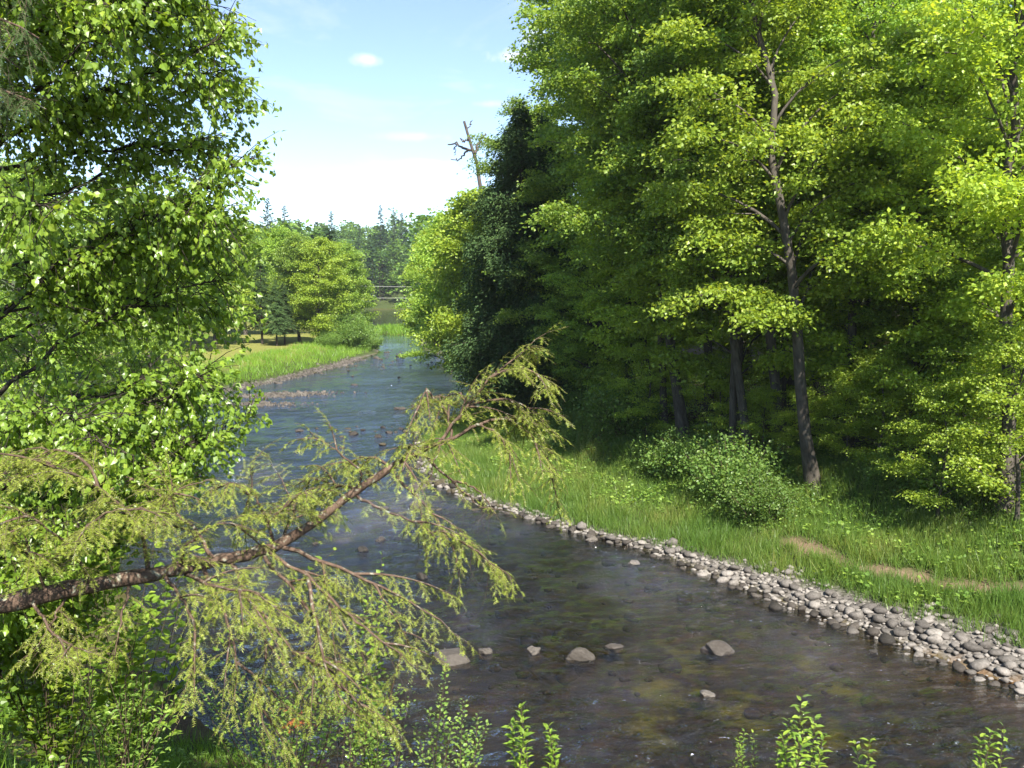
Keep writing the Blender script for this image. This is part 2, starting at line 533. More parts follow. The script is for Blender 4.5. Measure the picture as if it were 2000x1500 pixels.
gm = MB().add(V, Fq)
g_me = gm.mesh("ground", M_GROUND)
ground = kind(link("ground", g_me), "structure")


def vattr(me, nm, val):
    a = me.attributes.new(nm, 'FLOAT', 'POINT')
    a.data.foreach_set("value", np.clip(val, 0, 1).astype(np.float32).ravel())


nearbank = (~RT) & (Y < 30)
vattr(g_me, "bed", sstep(.05, -.12, SD))
GW = np.interp(Y, [15, 18, 22, 26, 28, 34, 46], [2.0, 1.5, 1.05, .55, .28, .25, .25])
vattr(g_me, "gravel", sstep(GW + .25, GW - .1, SD + (fbm(X * 2.2, Y * 2.2, 33) - .5) * .8) * (SD > -.3) * (Y < 140) * (RT | (Y > 60)))
vattr(g_me, "path", sstep(.42, .1, DP + (fbm(X * 2, Y * 2, 31) - .5) * .6) * RT)
vattr(g_me, "litter", np.where(nearbank, .35 + .65 * sstep(.42, .6, fbm(X * .9, Y * .9, 41)), np.where(RT, sstep(5.5, 9, SD) * sstep(130, 100, Y), 0)))
vattr(g_me, "meadow", (~RT) * sstep(2.5, 6, SD) * sstep(70, 78, Y) * sstep(170, 130, Y) * sstep(26, 18, SD))
px_ = 1000 + F_PX * X / np.maximum(Y, 1); py_ = HORIZON + F_PX * CAM_H / np.maximum(Y, 1)
vattr(g_me, "algae", sstep(23, 19, Y) * sstep(1.5, 3, X) * sstep(-1.2, -2.5, SD))
vattr(g_me, "rust", sstep(1.9, .3, -SD) * (SD < .05) * RT * sstep(19.5, 17.5, Y) * .6)

# ------------------------------------------------------------------ river
m, n, l, out = new_mat("river_water")
tc = n.new("ShaderNodeTexCoord")


def wnoise(scale, strx, det, rough=.6, rot=.35):
    mp = n.new("ShaderNodeMapping"); mp.inputs["Rotation"].default_value = (0, 0, rot); mp.inputs["Scale"].default_value = (strx, 1, 1)
    l.new(tc.outputs["Object"], mp.inputs[0])
    a = n.new("ShaderNodeTexNoise"); a.inputs["Scale"].default_value = scale; a.inputs["Detail"].default_value = det
    a.inputs["Roughness"].default_value = rough; a.inputs["Distortion"].default_value = .6
    l.new(mp.outputs[0], a.inputs["Vector"]); return a.outputs["Fac"]


def mth(op, a, b):
    x = n.new("ShaderNodeMath"); x.operation = op
    for k, v in enumerate((a, b)):
        if isinstance(v, (int, float)): x.inputs[k].default_value = v
        else: l.new(v, x.inputs[k])
    return x.outputs[0]


w1 = wnoise(1.5, .6, 3); w2 = wnoise(4.2, .5, 4, .7); w3 = wnoise(12, .6, 3)
patch = wnoise(.22, .7, 3)
rp = ramp(n, [(.36, (.68, .68, .68)), (.62, (1, 1, 1))]); l.new(patch, rp.inputs[0])
rif = n.new("ShaderNodeAttribute"); rif.attribute_name = "riffle"
hgt = mth('ADD', mth('MULTIPLY', w1, .55), mth('ADD', mth('MULTIPLY', w2, .60), mth('MULTIPLY', w3, .24)))
hgt = mth('MULTIPLY', mth('MULTIPLY', hgt, rp.outputs[0]), rif.outputs["Fac"])
bp = n.new("ShaderNodeBump"); bp.inputs["Strength"].default_value = 1.0; bp.inputs["Distance"].default_value = .72
l.new(hgt, bp.inputs["Height"])
gl = n.new("ShaderNodeBsdfGlossy"); gl.inputs["Roughness"].default_value = .045
gl.inputs["Color"].default_value = (.95, .97, 1, 1)
l.new(bp.outputs[0], gl.inputs["Normal"])
tp = n.new("ShaderNodeBsdfTransparent"); tp.inputs["Color"].default_value = (.66, .54, .32, 1)
fr = n.new("ShaderNodeFresnel"); fr.inputs["IOR"].default_value = 1.5
l.new(bp.outputs[0], fr.inputs["Normal"])
fr2 = n.new("ShaderNodeFresnel"); fr2.inputs["IOR"].default_value = 1.7
fat = n.new("ShaderNodeAttribute"); fat.attribute_name = "grazing"
fmx = mth('MAXIMUM', fr.outputs[0], mth('MULTIPLY', fr2.outputs[0], fat.outputs["Fac"]))
ms = n.new("ShaderNodeMixShader")
df = n.new("ShaderNodeBsdfDiffuse"); df.inputs["Color"].default_value = (.34, .42, .46, 1)
l.new(bp.outputs[0], df.inputs["Normal"])
mt = n.new("ShaderNodeMixShader"); l.new(mth('MULTIPLY', rif.outputs["Fac"], .01), mt.inputs[0])
l.new(tp.outputs[0], mt.inputs[1]); l.new(df.outputs[0], mt.inputs[2])
glint_n1 = wnoise(15, .45, 3, .6); glint_n2 = wnoise(.55, .5, 3, .6)
f1 = ramp(n, [(.68, (0, 0, 0)), (.73, (1, 1, 1))]); l.new(glint_n1, f1.inputs[0])
f2 = ramp(n, [(.42, (0, 0, 0)), (.62, (1, 1, 1))]); l.new(glint_n2, f2.inputs[0])
glint_paint = n.new("ShaderNodeBsdfDiffuse"); glint_paint.inputs["Color"].default_value = (.75, .77, .78, 1)  # white flecks painted into the water colour in place of sun glints
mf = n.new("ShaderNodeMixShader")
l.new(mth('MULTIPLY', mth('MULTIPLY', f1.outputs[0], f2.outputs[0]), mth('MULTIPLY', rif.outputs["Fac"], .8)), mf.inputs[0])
l.new(mt.outputs[0], mf.inputs[1]); l.new(glint_paint.outputs[0], mf.inputs[2])
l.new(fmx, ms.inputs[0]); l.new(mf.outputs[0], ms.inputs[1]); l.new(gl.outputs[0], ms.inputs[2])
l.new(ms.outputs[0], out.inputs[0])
M_WATER = m

nx, ny = 300, 520
u = np.linspace(math.asinh(-135 / 10), math.asinh(75 / 10), nx)
xs = 1 + 10 * np.sinh(u)
ys = 18 + 12 * np.sinh(np.linspace(math.asinh(-22 / 12), math.asinh(306 / 12), ny))
X, Y = np.meshgrid(xs, ys)
Zb, SD, RT, DP = terrain(X, Y)
wz = np.zeros_like(X)
wr = np.random.default_rng(3)
for k in range(26):
    lam = .35 * (1.13 ** k); th = wr.normal(-1.1, .75)
    kx, ky = math.cos(th) * 2 * np.pi / lam, math.sin(th) * 2 * np.pi / lam
    amp = .0095 * lam ** .55 * (1 if lam < 2.5 else .3)
    wz += amp * np.sin(kx * X + ky * Y + wr.random() * 6.28 + 2.2 * vnoise(X * .6, Y * .6, 60 + k)) * (.4 + 1.2 * vnoise(X * .35, Y * .35, 90 + k))
riff = np.clip(.5 + 1.1 * sstep(.35, .7, fbm(X * .22, Y * .16, 77)), 0, 1.4) * sstep(-.05, -1.2, SD) * sstep(128, 108, Y) + .12
wz *= riff * sstep(120, 60, Y) * np.interp(Y, [14, 22, 36, 100], [1, .7, .4, .3])
V = np.stack([X, Y, wz], -1).reshape(-1, 3)
i = np.arange(ny - 1)[:, None] * nx; j = np.arange(nx - 1)[None]
Fq = np.stack([i + j, i + j + 1, i + j + nx + 1, i + j + nx], -1).reshape(-1, 4)
keep = (SD.ravel()[Fq] < .35).any(1)
Fq = Fq[keep]
used = np.unique(Fq); remap = -np.ones(len(V), int); remap[used] = np.arange(len(used))
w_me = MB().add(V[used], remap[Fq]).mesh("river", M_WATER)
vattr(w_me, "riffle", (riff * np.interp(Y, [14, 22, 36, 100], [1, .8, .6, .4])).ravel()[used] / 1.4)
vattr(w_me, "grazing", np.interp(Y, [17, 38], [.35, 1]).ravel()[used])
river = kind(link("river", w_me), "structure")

# ------------------------------------------------------------------ tree makers
def rot_to(d):
    return None


def make_broadleaf(seed, H, base, R, nlimb, nspray, per, leaf, tr, mat, shape=1.0, fork=False, up=45, spray_r=.55, mat_w=None, tmpl=LEAF4, flat=.28):
    """returns (trunk mesh, limb mesh, crown mesh) of a broadleaf tree standing at the origin"""
    g = np.random.default_rng(seed)
    tw, lw, lv = MB(), MB(), MB()
    nt = 12
    tt = np.linspace(0, 1, nt)
    wob = np.cumsum(g.normal(0, .016 * H, (nt, 2)), axis=0) * np.minimum(tt, 1)[:, None]
    wob -= wob[0]
    tp_ = np.column_stack([wob, tt * H * .96])
    tp_[0, 2] = -.3
    rad = tr * (1 - tt) ** .8 + .015
    rad[0] *= 1.45; 
    tube(tw, tp_, rad, 9)
    C, Dd, S = [], [], []
    az = g.random() * 6.28
    for k in range(nlimb):
        f = base + (1 - base) * ((k + g.random() * .8) / nlimb) * .97
        az += 2.4 + g.normal(0, .35)
        hrel = (f - base) / (1 - base)
        prof = (math.sin(math.pi * min(1, .16 + .80 * hrel)) ** .75) * (1.05 - .25 * hrel) * shape + .12
        Ln = R * prof * g.uniform(.72, 1.18)
        p0 = np.array([np.interp(f, tt, tp_[:, 0]), np.interp(f, tt, tp_[:, 1]), f * H * .96])
        el0 = math.radians(g.normal(up + 22 * hrel, 8)); el1 = math.radians(g.normal(8 + 25 * hrel, 10))
        ns = 7; pts = [p0]; a_ = az
        for q in range(ns):
            e = el0 + (el1 - el0) * (q / (ns - 1)); a_ += g.normal(0, .12)
            pts.append(pts[-1] + Ln / ns * np.array([math.cos(a_) * math.cos(e), math.sin(a_) * math.cos(e), math.sin(e)]))
        pts = np.array(pts)
        r0 = max(.018, tr * .42 * (1 - .75 * hrel) * (Ln / R) ** .5)
        tube(lw, pts, np.linspace(r0, .008, len(pts)), 5)
        for s_i in range(nspray):
            s = g.uniform(.22, 1.03) if s_i else 1.0
            q = min(s, .999) * ns; qi = int(q)
            b = pts[qi] + (pts[qi + 1] - pts[qi]) * (q - qi)
            side = a_ + (1 if s_i % 2 else -1) * g.uniform(.5, 1.25)
            l2 = Ln * .40 * (1.15 - .7 * s) * g.uniform(.5, 1.2) + .15
            e2 = math.radians(g.normal(8, 14))
            d2 = np.array([math.cos(side) * math.cos(e2), math.sin(side) * math.cos(e2), math.sin(e2)])
            e_ = b + d2 * l2
            tube(lw, [b, (b + e_) / 2 + [0, 0, .05 * l2], e_], [r0 * .35 + .004, .008, .004], 3)
            for c_ in np.linspace(.35, 1.05, 3 if l2 > .8 else 2):
                C.append(b + d2 * l2 * c_ + g.normal(0, .12, 3)); Dd.append(d2); S.append(spray_r * g.uniform(.6, 1.25))
    C, Dd, S = np.array(C), np.array(Dd), np.array(S)
    n_ = len(C)
    idx = np.repeat(np.arange(n_), np.maximum(3, (per * (S / spray_r) ** 2 * g.uniform(.5, 1.4, n_)).astype(int)))
    o = g.normal(0, 1, (len(idx), 3)) * np.array([.55, .55, flat * .7])
    pos = C[idx] + o * S[idx][:, None]
    pos[:, 2] -= .22 * (o[:, 0] ** 2 + o[:, 1] ** 2) * S[idx]
    dirs = o * [1, 1, .3] + g.normal(0, .5, o.shape) + [0, 0, -.35]
    nr = np.column_stack([g.normal(0, .8, (len(idx), 2)), np.ones(len(idx))])
    tone = np.clip(g.normal(.5, .22, len(idx)) + (g.random(n_)[idx] - .5) * .35, 0, 1)
    leaves(lv, pos, dirs, nr, leaf * g.uniform(.65, 1.25, len(idx)), tmpl, tone)
    return (tw.mesh("trunk", mat_w or M_BARK), lw.mesh("limbs", mat_w or M_BARK), lv.mesh("crown", mat, smooth=False))


def make_conifer(seed, H, base, R, tr, mat, dens=1.0, droop=.35, leaf=.16, gap=.0, irregular=.25, rnd_=0.):
    g = np.random.default_rng(seed)
    tw, lw, lv = MB(), MB(), MB()
    zt = np.linspace(0, 1, 9)
    pts = np.column_stack([np.cumsum(g.normal(0, .02, (9, 2)), axis=0), zt * H]); pts[0, 2] = -.3
    tube(tw, pts, tr * (1 - zt) ** .9 + .012, 8)
    nb = int(H * 7 * dens ** .5)
    PP, DD, NN = [], [], []
    for k in range(nb):
        f = base + (1 - base) * (k + g.random()) / nb
        hr = (f - base) / (1 - base)
        Ln = R * ((1 - hr) ** .8 * (1 - rnd_) + rnd_ * (1 - hr ** 2.2) ** .7) * g.uniform(1 - irregular, 1 + irregular) * min(1, .45 + hr * 4) + .12
        if g.random() < gap: Ln *= .25
        a = g.random() * 6.28
        p0 = np.array([np.interp(f, zt, pts[:, 0]), np.interp(f, zt, pts[:, 1]), f * H])
        s = np.linspace(0, 1, 7)
        zz_ = Ln * (.22 * s - droop * s ** 2 * 1.2 + .12 * s ** 4)
        br = p0 + np.column_stack([math.cos(a) * Ln * s, math.sin(a) * Ln * s, zz_])
        tube(lw, br, np.linspace(max(.01, tr * .22 * (1 - hr)), .004, 7), 4)
        m_ = max(8, int(46 * Ln * dens))
        ss = g.uniform(.12, 1.02, m_)
        c_ = np.column_stack([np.interp(ss, s, br[:, q]) for q in range(3)])
        side = g.choice([-1, 1], m_); w_ = g.uniform(0, 1, m_) * .34 * Ln * (1.1 - ss) + .03
        perp = np.array([-math.sin(a), math.cos(a), 0]); fw = np.array([math.cos(a), math.sin(a), 0])
        pos = c_ + perp * (side * w_)[:, None] + fw * (w_ * .5)[:, None]
        pos[:, 2] -= w_ * .35 + (g.uniform(0, .10, m_) if rnd_ == 0 else g.normal(.1, .28, m_))
        PP.append(pos); DD.append(perp * (side * .7)[:, None] + fw * .7 + g.normal(0, .25, (m_, 3)) + [0, 0, -.45])
        NN.append(np.column_stack([g.normal(0, .5, (m_, 2)), np.ones(m_)]))
    pos = np.concatenate(PP)
    tm = (LEAF4[0] * [1, .55, 1], LEAF4[1])
    leaves(lv, pos, np.concatenate(DD), np.concatenate(NN), leaf * g.uniform(.6, 1.3, len(pos)), tm, np.clip(g.normal(.45, .25, len(pos)), 0, 1))
    return (tw.mesh("trunk", M_BARKD), lw.mesh("limbs", M_BARKD), lv.mesh("crown", mat, smooth=False))


def make_bush(seed, H, R, nstem, per, leaf, mat, spray_r=.25, low=.1):
    g = np.random.default_rng(seed)
    lw, lv = MB(), MB()
    C, S = [], []
    for k in range(nstem):
        a = g.random() * 6.28; sp = R * math.sqrt(g.random())
        h = H * (1 - .45 * (sp / R) ** 2) * g.uniform(.65, 1.05)
        b = np.array([math.cos(a), math.sin(a), 0]) * sp * .22 + [0, 0, -.08]
        e = np.array([math.cos(a) * sp, math.sin(a) * sp, h])
        pts = spline([b, b * .6 + e * .4 + [0, 0, h * .12], e], 6) + np.vstack([np.zeros(3), g.normal(0, .02 * H, (5, 3))])
        tube(lw, pts, np.linspace(.012 + .004 * H, .003, 6), 4)
        for s in np.linspace(max(low, .05), 1, 9):
            p = np.array([np.interp(s, np.linspace(0, 1, 6), pts[:, q]) for q in range(3)])
            C.append(p + g.normal(0, .10 + .09 * R, 3)); S.append(spray_r * g.uniform(.6, 1.3))
    C, S = np.array(C), np.array(S)
    idx = np.repeat(np.arange(len(C)), per)
    o = g.normal(0, 1, (len(idx), 3)) * [.6, .6, .45]
    pos = C[idx] + o * S[idx][:, None]
    pos[:, 2] = np.maximum(pos[:, 2], .02)
    dirs = o + g.normal(0, .5, o.shape) + [0, 0, .1]
    nr = np.column_stack([g.normal(0, .6, (len(idx), 2)), np.ones(len(idx))])
    leaves(lv, pos, dirs, nr, leaf * g.uniform(.6, 1.25, len(idx)), LEAF4, np.clip(g.normal(.5, .25, len(idx)), 0, 1))
    return (lw.mesh("stems", M_TWIG), lv.mesh("foliage", mat, smooth=False))


def plant_tree(name, label, cat, kinds, x, y, rz=0., s=1.0, lean=(0, 0), group=None, sz=None, z=None):
    zt = tz(x, y) if z is None else z
    t = thing(name, label, cat, (x, y, zt), group, (lean[0], lean[1], rz), (s, s, s * (sz or 1)))
    # lean must not turn with the spin: spin the parts instead
    t.rotation_euler = (lean[0], lean[1], 0)
    nm = ("trunk", "limbs", "crown") if len(kinds) == 3 else ("stems", "foliage")
    first = None
    for k, me in zip(nm, kinds):
        o = link(k, me, first, None) if k == "limbs" else link(k, me, t, rot=(0, 0, rz))
        first = first or o
        if k in ("crown", "foliage"): kind(o, "stuff")
    return t


V0 = make_broadleaf(101, 20, .30, 4.0, 34, 8, 88, .135, .20, M_MAPLE)
V1 = make_broadleaf(102, 19, .20, 4.6, 34, 8, 92, .138, .19, M_MAPLE, flat=.22)
V2 = make_broadleaf(103, 22, .36, 3.1, 30, 7, 64, .13, .18, M_ASH, up=52, spray_r=.5)
V3 = make_broadleaf(104, 13, .16, 3.7, 28, 8, 92, .13, .13, M_BRIGHT, flat=.2)
V4 = make_broadleaf(105, 6, .10, 2.2, 18, 6, 80, .10, .06, M_BRIGHT, up=35, spray_r=.42, flat=.2)
V5 = make_broadleaf(106, 16, .06, 5.0, 38, 8, 92, .145, .18, M_MAPLE, up=32, flat=.22)
V6 = make_broadleaf(107, 20, .24, 3.9, 30, 8, 84, .135, .19, M_BRIGHT)
V9 = make_broadleaf(110, 16, .34, 4.2, 30, 8, 84, .135, .15, M_BRIGHT, flat=.22)
V7 = make_broadleaf(108, 16, .13, 4.6, 40, 8, 54, .23, .22, M_MAPLE, up=40, flat=.3, spray_r=.7)
V8 = make_broadleaf(109, 15, .10, 4.2, 38, 8, 54, .23, .2, M_BRIGHT, up=40, flat=.3, spray_r=.7)
C0 = make_conifer(201, 17, .18, 3.3, .22, M_DARKC, dens=2.2, droop=.5, leaf=.20)
C3 = make_conifer(204, 15, .03, 3.0, .22, M_DARKC, dens=4.2, droop=.32, leaf=.19, irregular=.5, rnd_=.9)
C1 = make_conifer(202, 24, .12, 2.6, .24, M_FARC, dens=1.1, droop=.25, leaf=.30, gap=.15)
C2 = make_conifer(203, 26, .30, 3.4, .26, M_FARC, dens=.7, droop=.05, leaf=.36, gap=.35, irregular=.5)
B0 = make_bush(301, 1.8, 1.3, 34, 22, .085, M_SHRUB)
B1 = make_bush(302, 1.3, 1.1, 30, 20, .08, M_SHRUB)
B2 = make_bush(303, 4.2, 3.4, 60, 40, .17, M_SHRUB, spray_r=.5)


def at(px, y):
    return ((px - 1000) / F_PX * y, y)


R_ = math.radians
# front row of the right bank -------------------------------------------------
GR = "trees of the right bank forest"
rt = [
    # name, label, cat, variant, px, y, rz, s, lean
    ("maple_tree", "broad maple at the right edge of the picture, dark trunk rising from the bank", V6, 1985, 23.6, 1.0, .95, (0, R_(-1))),
    ("maple_tree", "maple with a rough mottled trunk leaning left, nearest trunk above the dirt path", V6, 1600, 27.9, 3.4, 1.0, (R_(2), R_(-11))),
    ("maple_tree", "slim leaning maple just left of and behind the nearest trunk above the path", V0, 1540, 30.5, .4, .95, (0, R_(-9))),
    ("maple_tree", "thick grey trunked maple leaning left behind the willow bushes", V0, 1342, 33.5, 4.0, 1.02, (R_(1), R_(-9))),
    ("maple_tree", "upright maple with a dark trunk close right of the thick leaning one", V1, 1392, 35.0, 2.9, .98, (0, R_(-2))),
    ("ash_tree", "tall airy ash whose forked top stands against the sky", V2, 1545, 36.0, 1.3, 1.05, (0, 0)),
    ("ash_tree", "tall slender ash with upright limbs at the top right of the forest", V2, 1860, 33.0, 3.3, 1.0, (0, R_(-2))),
    ("maple_tree", "tall maple left of the thick leaning trunk, crown reaching the picture's top", V0, 1240, 38.0, 5.1, 1.1, (0, R_(-4))),
    ("ash_tree", "tall ash at the left shoulder of the forest, rising above the picture", V2, 1165, 41.5, .9, 1.05, (0, R_(-2))),
    ("maple_tree", "low branched maple whose foliage hangs over the shaded bank right of the dark conifer", V5, 1150, 42.0, 2.0, .8, (0, 0)),
    ("maple_tree", "yellow green maple glowing in the sun midway along the forest", V3, 1450, 32.0, .2, 1.05, (0, R_(-3))),
    ("maple_tree", "bright maple of middle height between the right trunks", V3, 1790, 29.0, 4.2, 1.0, (0, 0)),
    ("maple_tree", "low crowned bright maple between the dark conifer and the thick leaning trunk", V3, 1265, 37.0, 3.2, .85, (0, 0)),
    ("maple_tree", "low crowned maple just right of the nearest trunk above the path", V3, 1690, 31.5, 1.2, .9, (0, 0)),
    ("ash_tree", "slender tree leaning strongly left between the thick leaning trunk and the nearest one", V2, 1475, 30.5, 2.0, .85, (R_(2), R_(-12))),
    ("ash_tree", "slender dark tree right of the nearest trunk, leaning a little right", V2, 1665, 30.0, 4.4, .9, (0, R_(4))),
    ("maple_tree", "tall full maple forming the forest's left shoulder above the dark conifer", V0, 1220, 44.0, 2.4, 1.12, (0, R_(-3))),
    ("maple_tree", "bright maple whose low boughs arch over the thick leaning trunk", V9, 1300, 34.5, 1.1, .95, (0, R_(-2))),
    ("maple_tree", "bright maple spreading in front of the forest's middle", V9, 1440, 31.0, 4.1, .92, (0, R_(-2))),
    ("maple_tree", "bright maple spreading left of the nearest trunk's crown", V9, 1530, 33.0, 5.3, 1.0, (0, 0)),
    ("maple_tree", "low boughed maple beside the dark conifer's right flank over the bank", V5, 1140, 43.5, 4.6, .52, (0, 0)),
    ("maple_tree", "low boughed maple with leaves hanging to the bank left of the trunks", V5, 1190, 39.5, 5.6, .60, (0, 0)),
    ("maple_tree", "low boughed maple hanging over the slope at the right", V5, 1800, 30.5, 3.0, .66, (0, 0)),
    ("maple_tree", "full low maple at the right picture edge above the bank", V5, 1960, 27.5, 1.9, .68, (0, 0)),
    ("maple_tree", "round topped maple behind the dark conifer with its crown on the skyline", V0, 1045, 56.0, 1.5, .92, (0, 0)),
    ("maple_tree", "sunlit maple beside the dark conifer's left flank", V8, 945, 62.0, 2.5, .98, (0, 0)),
    ("maple_tree", "spreading maple leaning out over the river below the dead snag", V7, 925, 71.0, 3.5, .85, (0, R_(-7))),
    ("maple_tree", "overhanging maple at the far end of the right bank, branches near the water", V5, 880, 84.0, .7, .88, (0, R_(-5))),
    ("maple_tree", "bright green maple closing the right bank before the river bend", V8, 872, 94.0, 1.7, .95, (0, R_(-4))),
]
for nm, lb, vr, px, y, rz, s, ln in rt:
    x, y = at(px, y)
    plant_tree(nm, lb, "tree", vr, x, y, rz, s, ln, GR)
# dark conifer
x, y = at(1036, 44.5)
plant_tree("hemlock_tree", "tallest dark evergreen of the clump among the bright maples on the right bank", "tree", C3, x, y, .5, 1.0, (0, R_(-2)))
x, y = at(1078, 46.5)
plant_tree("hemlock_tree", "right flank evergreen of the dark clump, beside the low boughed maple", "tree", C3, x, y, 2.5, .9, (0, 0))
x, y = at(1022, 46.5)
plant_tree("hemlock_tree", "left flank evergreen of the dark clump on the right bank", "tree", C3, x, y, 4.2, .90, (0, R_(-2)))
x, y = at(1058, 45.2)
plant_tree("hemlock_tree", "middle evergreen of the dark clump, between the tall and the shorter one", "tree", C3, x, y, 1.4, .97, (0, 0))
# forest interior: shaded trees in rows behind
irng = np.random.default_rng(55)
spots = []
tries = 0
while len(spots) < 28 and tries < 4000:
    tries += 1
    y = irng.uniform(27, 100); px = irng.uniform(1000, 2000)
    x = (px - 1000) / F_PX * y
    _, sd, rgt, _ = terrain(np.array([x]), np.array([y]))
    if not rgt[0] or sd[0] < (10.5 if len(spots) < 12 else 19) or sd[0] > 52: continue
    if any((x - a) ** 2 + (y - b) ** 2 < 3.6 ** 2 for a, b in spots): continue
    spots.append((x, y))
for k, (x, y) in enumerate(spots):
    plant_tree("forest_tree", "shaded tree deep in the right bank forest behind the front row", "tree", [V0, V1, V2, V6, V5][k % 5], x, y, irng.random() * 6.28,
               irng.uniform(.85, 1.12), (0, 0), "shaded trees behind the front row of the right bank")
# young understory trees at the forest edge
und = [(1130, 43.5, 1.0, .6), (1230, 37.0, 2.0, .7), (1300, 38.0, 1.1, .9), (1460, 35.5, 2.2, .75), (1680, 31.5, .3, .85), (1760, 29.5, 3.1, .8), (1900, 26.5, 1.2, .95),
       (1965, 25.8, 4.4, .95), (1850, 24.2, 5.0, .62), (2010, 22.8, 2.6, .85), (1600, 36, 2.0, .8), (1265, 34.5, .4, .62), (1415, 32.4, 3.7, .55), (1500, 30.2, 1.7, .42), (1575, 29.5, 5.2, .40), (1665, 28.6, 2.9, .5), (1725, 27.6, 4.9, .6)]
lbl = ["young broadleaf sapling near the dark conifer's foot at the bank's edge", "young maple left of the thick leaning trunk at the forest edge",
       "young maple in the shade behind the thick leaning trunk", "young maple between the leaning trunks in the middle of the bank", "small maple right of the nearest trunk above the path",
       "small leafy maple standing back from the path below the bright maple", "low spreading maple at the right above the grassy slope", "large leafy young maple near the right picture edge",
       "bushy maple sapling nearest the path on the right", "bright maple sapling at the right edge in front of the dark trunk", "young maple deep behind the nearest trunk", "leafy sapling in front of the thick leaning trunk's left side", "leafy sapling between the thick leaning trunk and the slim leaning one", "small sapling at the foot of the slim leaning maple", "small sapling just left of the nearest trunk's foot", "sapling right of the nearest trunk's foot", "leafy sapling on the slope midway between the nearest trunk and the right edge"]
for (px, y, rz, s), lb in zip(und, lbl):
    x, y = at(px, y)
    plant_tree("maple_sapling", lb, "sapling", V4, x, y, rz, s, (0, 0), "young trees at the forest edge")
# willow bushes on the right bank
bs_ = [(1222, 35.4, B0, 1.35, "rounded grey green bush at the left of the bushes on the grassy bank"), (1325, 31.8, B1, 1.2, "small bush in front of the thick leaning trunk"),
       (1430, 28.8, B0, 1.3, "tall twiggy willow bush in the middle of the grassy bank"), (1495, 26.7, B0, .95, "dark leafy bush lowest on the bank beside the dirt path"),
       (1140, 40.5, B1, 1.0, "low bush at the foot of the dark trees left of the bank"), (1080, 43, B1, .9, "low leafy bush near the hemlock bough's tip"),
       (1850, 25.2, B1, 1.1, "leafy bush on the slope right above the path"), (1740, 26.6, B1, .7, "small pale bush between the nearest trunk and the right edge"),
       (1390, 30.8, B1, 1.1, "bush between the thick leaning trunk and the willow bush")]
for k, (px, y, vr, s, lb) in enumerate(bs_):
    x, y = at(px, y)
    plant_tree("willow_bush", lb, "bush", vr, x, y, k * 1.3, s, (0, 0), "bushes on the right bank")

# dead snag
sg = MB()
y = 65.0
sn = [[(945, 420), (938, 345), (932, 315), (922, 290), (915, 265), (909, 247)], [(932, 318), (926, 302), (910, 298), (897, 288), (878, 290)],
      [(930, 308), (936, 290), (945, 276), (953, 271)], [(918, 280), (908, 285), (902, 280)], [(924, 300), (912, 305), (900, 318), (886, 316)], [(897, 288), (890, 300), (893, 310)], [(912, 262), (920, 255), (922, 246)], [(945, 276), (950, 285), (956, 283)]]
rr_ = [(.30, .09), (.13, .05), (.12, .05), (.07, .03), (.09, .03), (.05, .02), (.05, .02), (.05, .02)]
b0 = at(948, y); bz = tz(*b0)
for q, (ln, (ra, rb)) in enumerate(zip(sn, rr_)):
    pts = np.array([P(a, b, y + (0.5 * i_ if q else 0)) for i_, (a, b) in enumerate(ln)])
    if q == 0: pts = np.vstack([[b0[0], b0[1], bz - .2], pts])
    pp = spline(pts, 14) + rng.normal(0, .07, (14, 3))
    sgm = MB(); tube(sgm, pp, np.linspace(ra, rb, 14), 7)
    if q == 0:
        snag = thing("dead_tree", "bare dead snag with crooked branches rising above the forest skyline", "tree", (b0[0], b0[1], bz))
    link("trunk" if q == 0 else "branch", sgm.mesh("snag_wood", M_BARKF, off=(b0[0], b0[1], bz)), snag)

# ------------------------------------------------------------------ left bank, far
GL = "trees on the far left bank"
lt = [
    ("maple_tree", "tall sunlit maple nearest the river on the far left bank", V8, 622, 106, .5, .84, (0, 0)),
    ("maple_tree", "rounded maple right beside the river bend on the far left bank", V7, 690, 118, 1.9, .80, (0, 0)),
    ("maple_tree", "leafy maple between the two tall ones on the far left bank", V8, 655, 124, 2.9, .84, (0, 0)),
    ("maple_tree", "maple with a pale trunk at the edge of the yellow meadow", V7, 585, 108, 3.9, .78, (0, 0)),
    ("maple_tree", "broad maple at the back of the meadow behind the small pine", V7, 545, 124, 4.4, .9, (0, 0)),
    ("maple_tree", "shaded maple left of the meadow, half hidden by the birch", V7, 480, 118, 2.4, .95, (0, 0)),
    ("maple_tree", "bright maple on the left bank seen through the birch's edge", V8, 420, 100, 5.4, .95, (0, 0)),
    ("maple_tree", "maple on the left bank mostly hidden behind the birch leaves", V7, 330, 88, .4, .95, (0, 0)),
    ("maple_tree", "low branched maple on the left bank behind the birch", V5, 230, 70, 1.4, .95, (0, 0)),
    ("maple_tree", "maple on the left bank at the picture's left edge behind the birch", V7, 60, 62, 3.4, .95, (0, 0)),
    ("maple_tree", "spreading maple low on the left bank behind the birch's foot", V5, 300, 50, 4.4, .70, (0, 0)),
    ("maple_tree", "spreading maple near the left edge behind the hemlock bough", V5, 90, 40, 5.4, .75, (0, 0)),
]
for nm, lb, vr, px, y, rz, s, ln in lt:
    x, y = at(px, y)
    plant_tree(nm, lb, "tree", vr, x, y, rz, s, ln, GL)
x, y = at(540, 101)
plant_tree("pine_tree", "small dark pine with a bare lower trunk on the meadow's edge", "tree", C0, x, y, 1.0, .5, (0, 0), sz=.9)
x, y = at(556, 104)
plant_tree("pine_tree", "dark little pine close behind the first one in the meadow", "tree", C0, x, y, 3.0, .5, (0, 0), sz=.85)
x, y = at(512, 103)
plant_tree("pine_tree", "dark pine at the left of the meadow half behind birch leaves", "tree", C0, x, y, 5.0, .6, (0, 0))
x, y = at(682, 107.5)
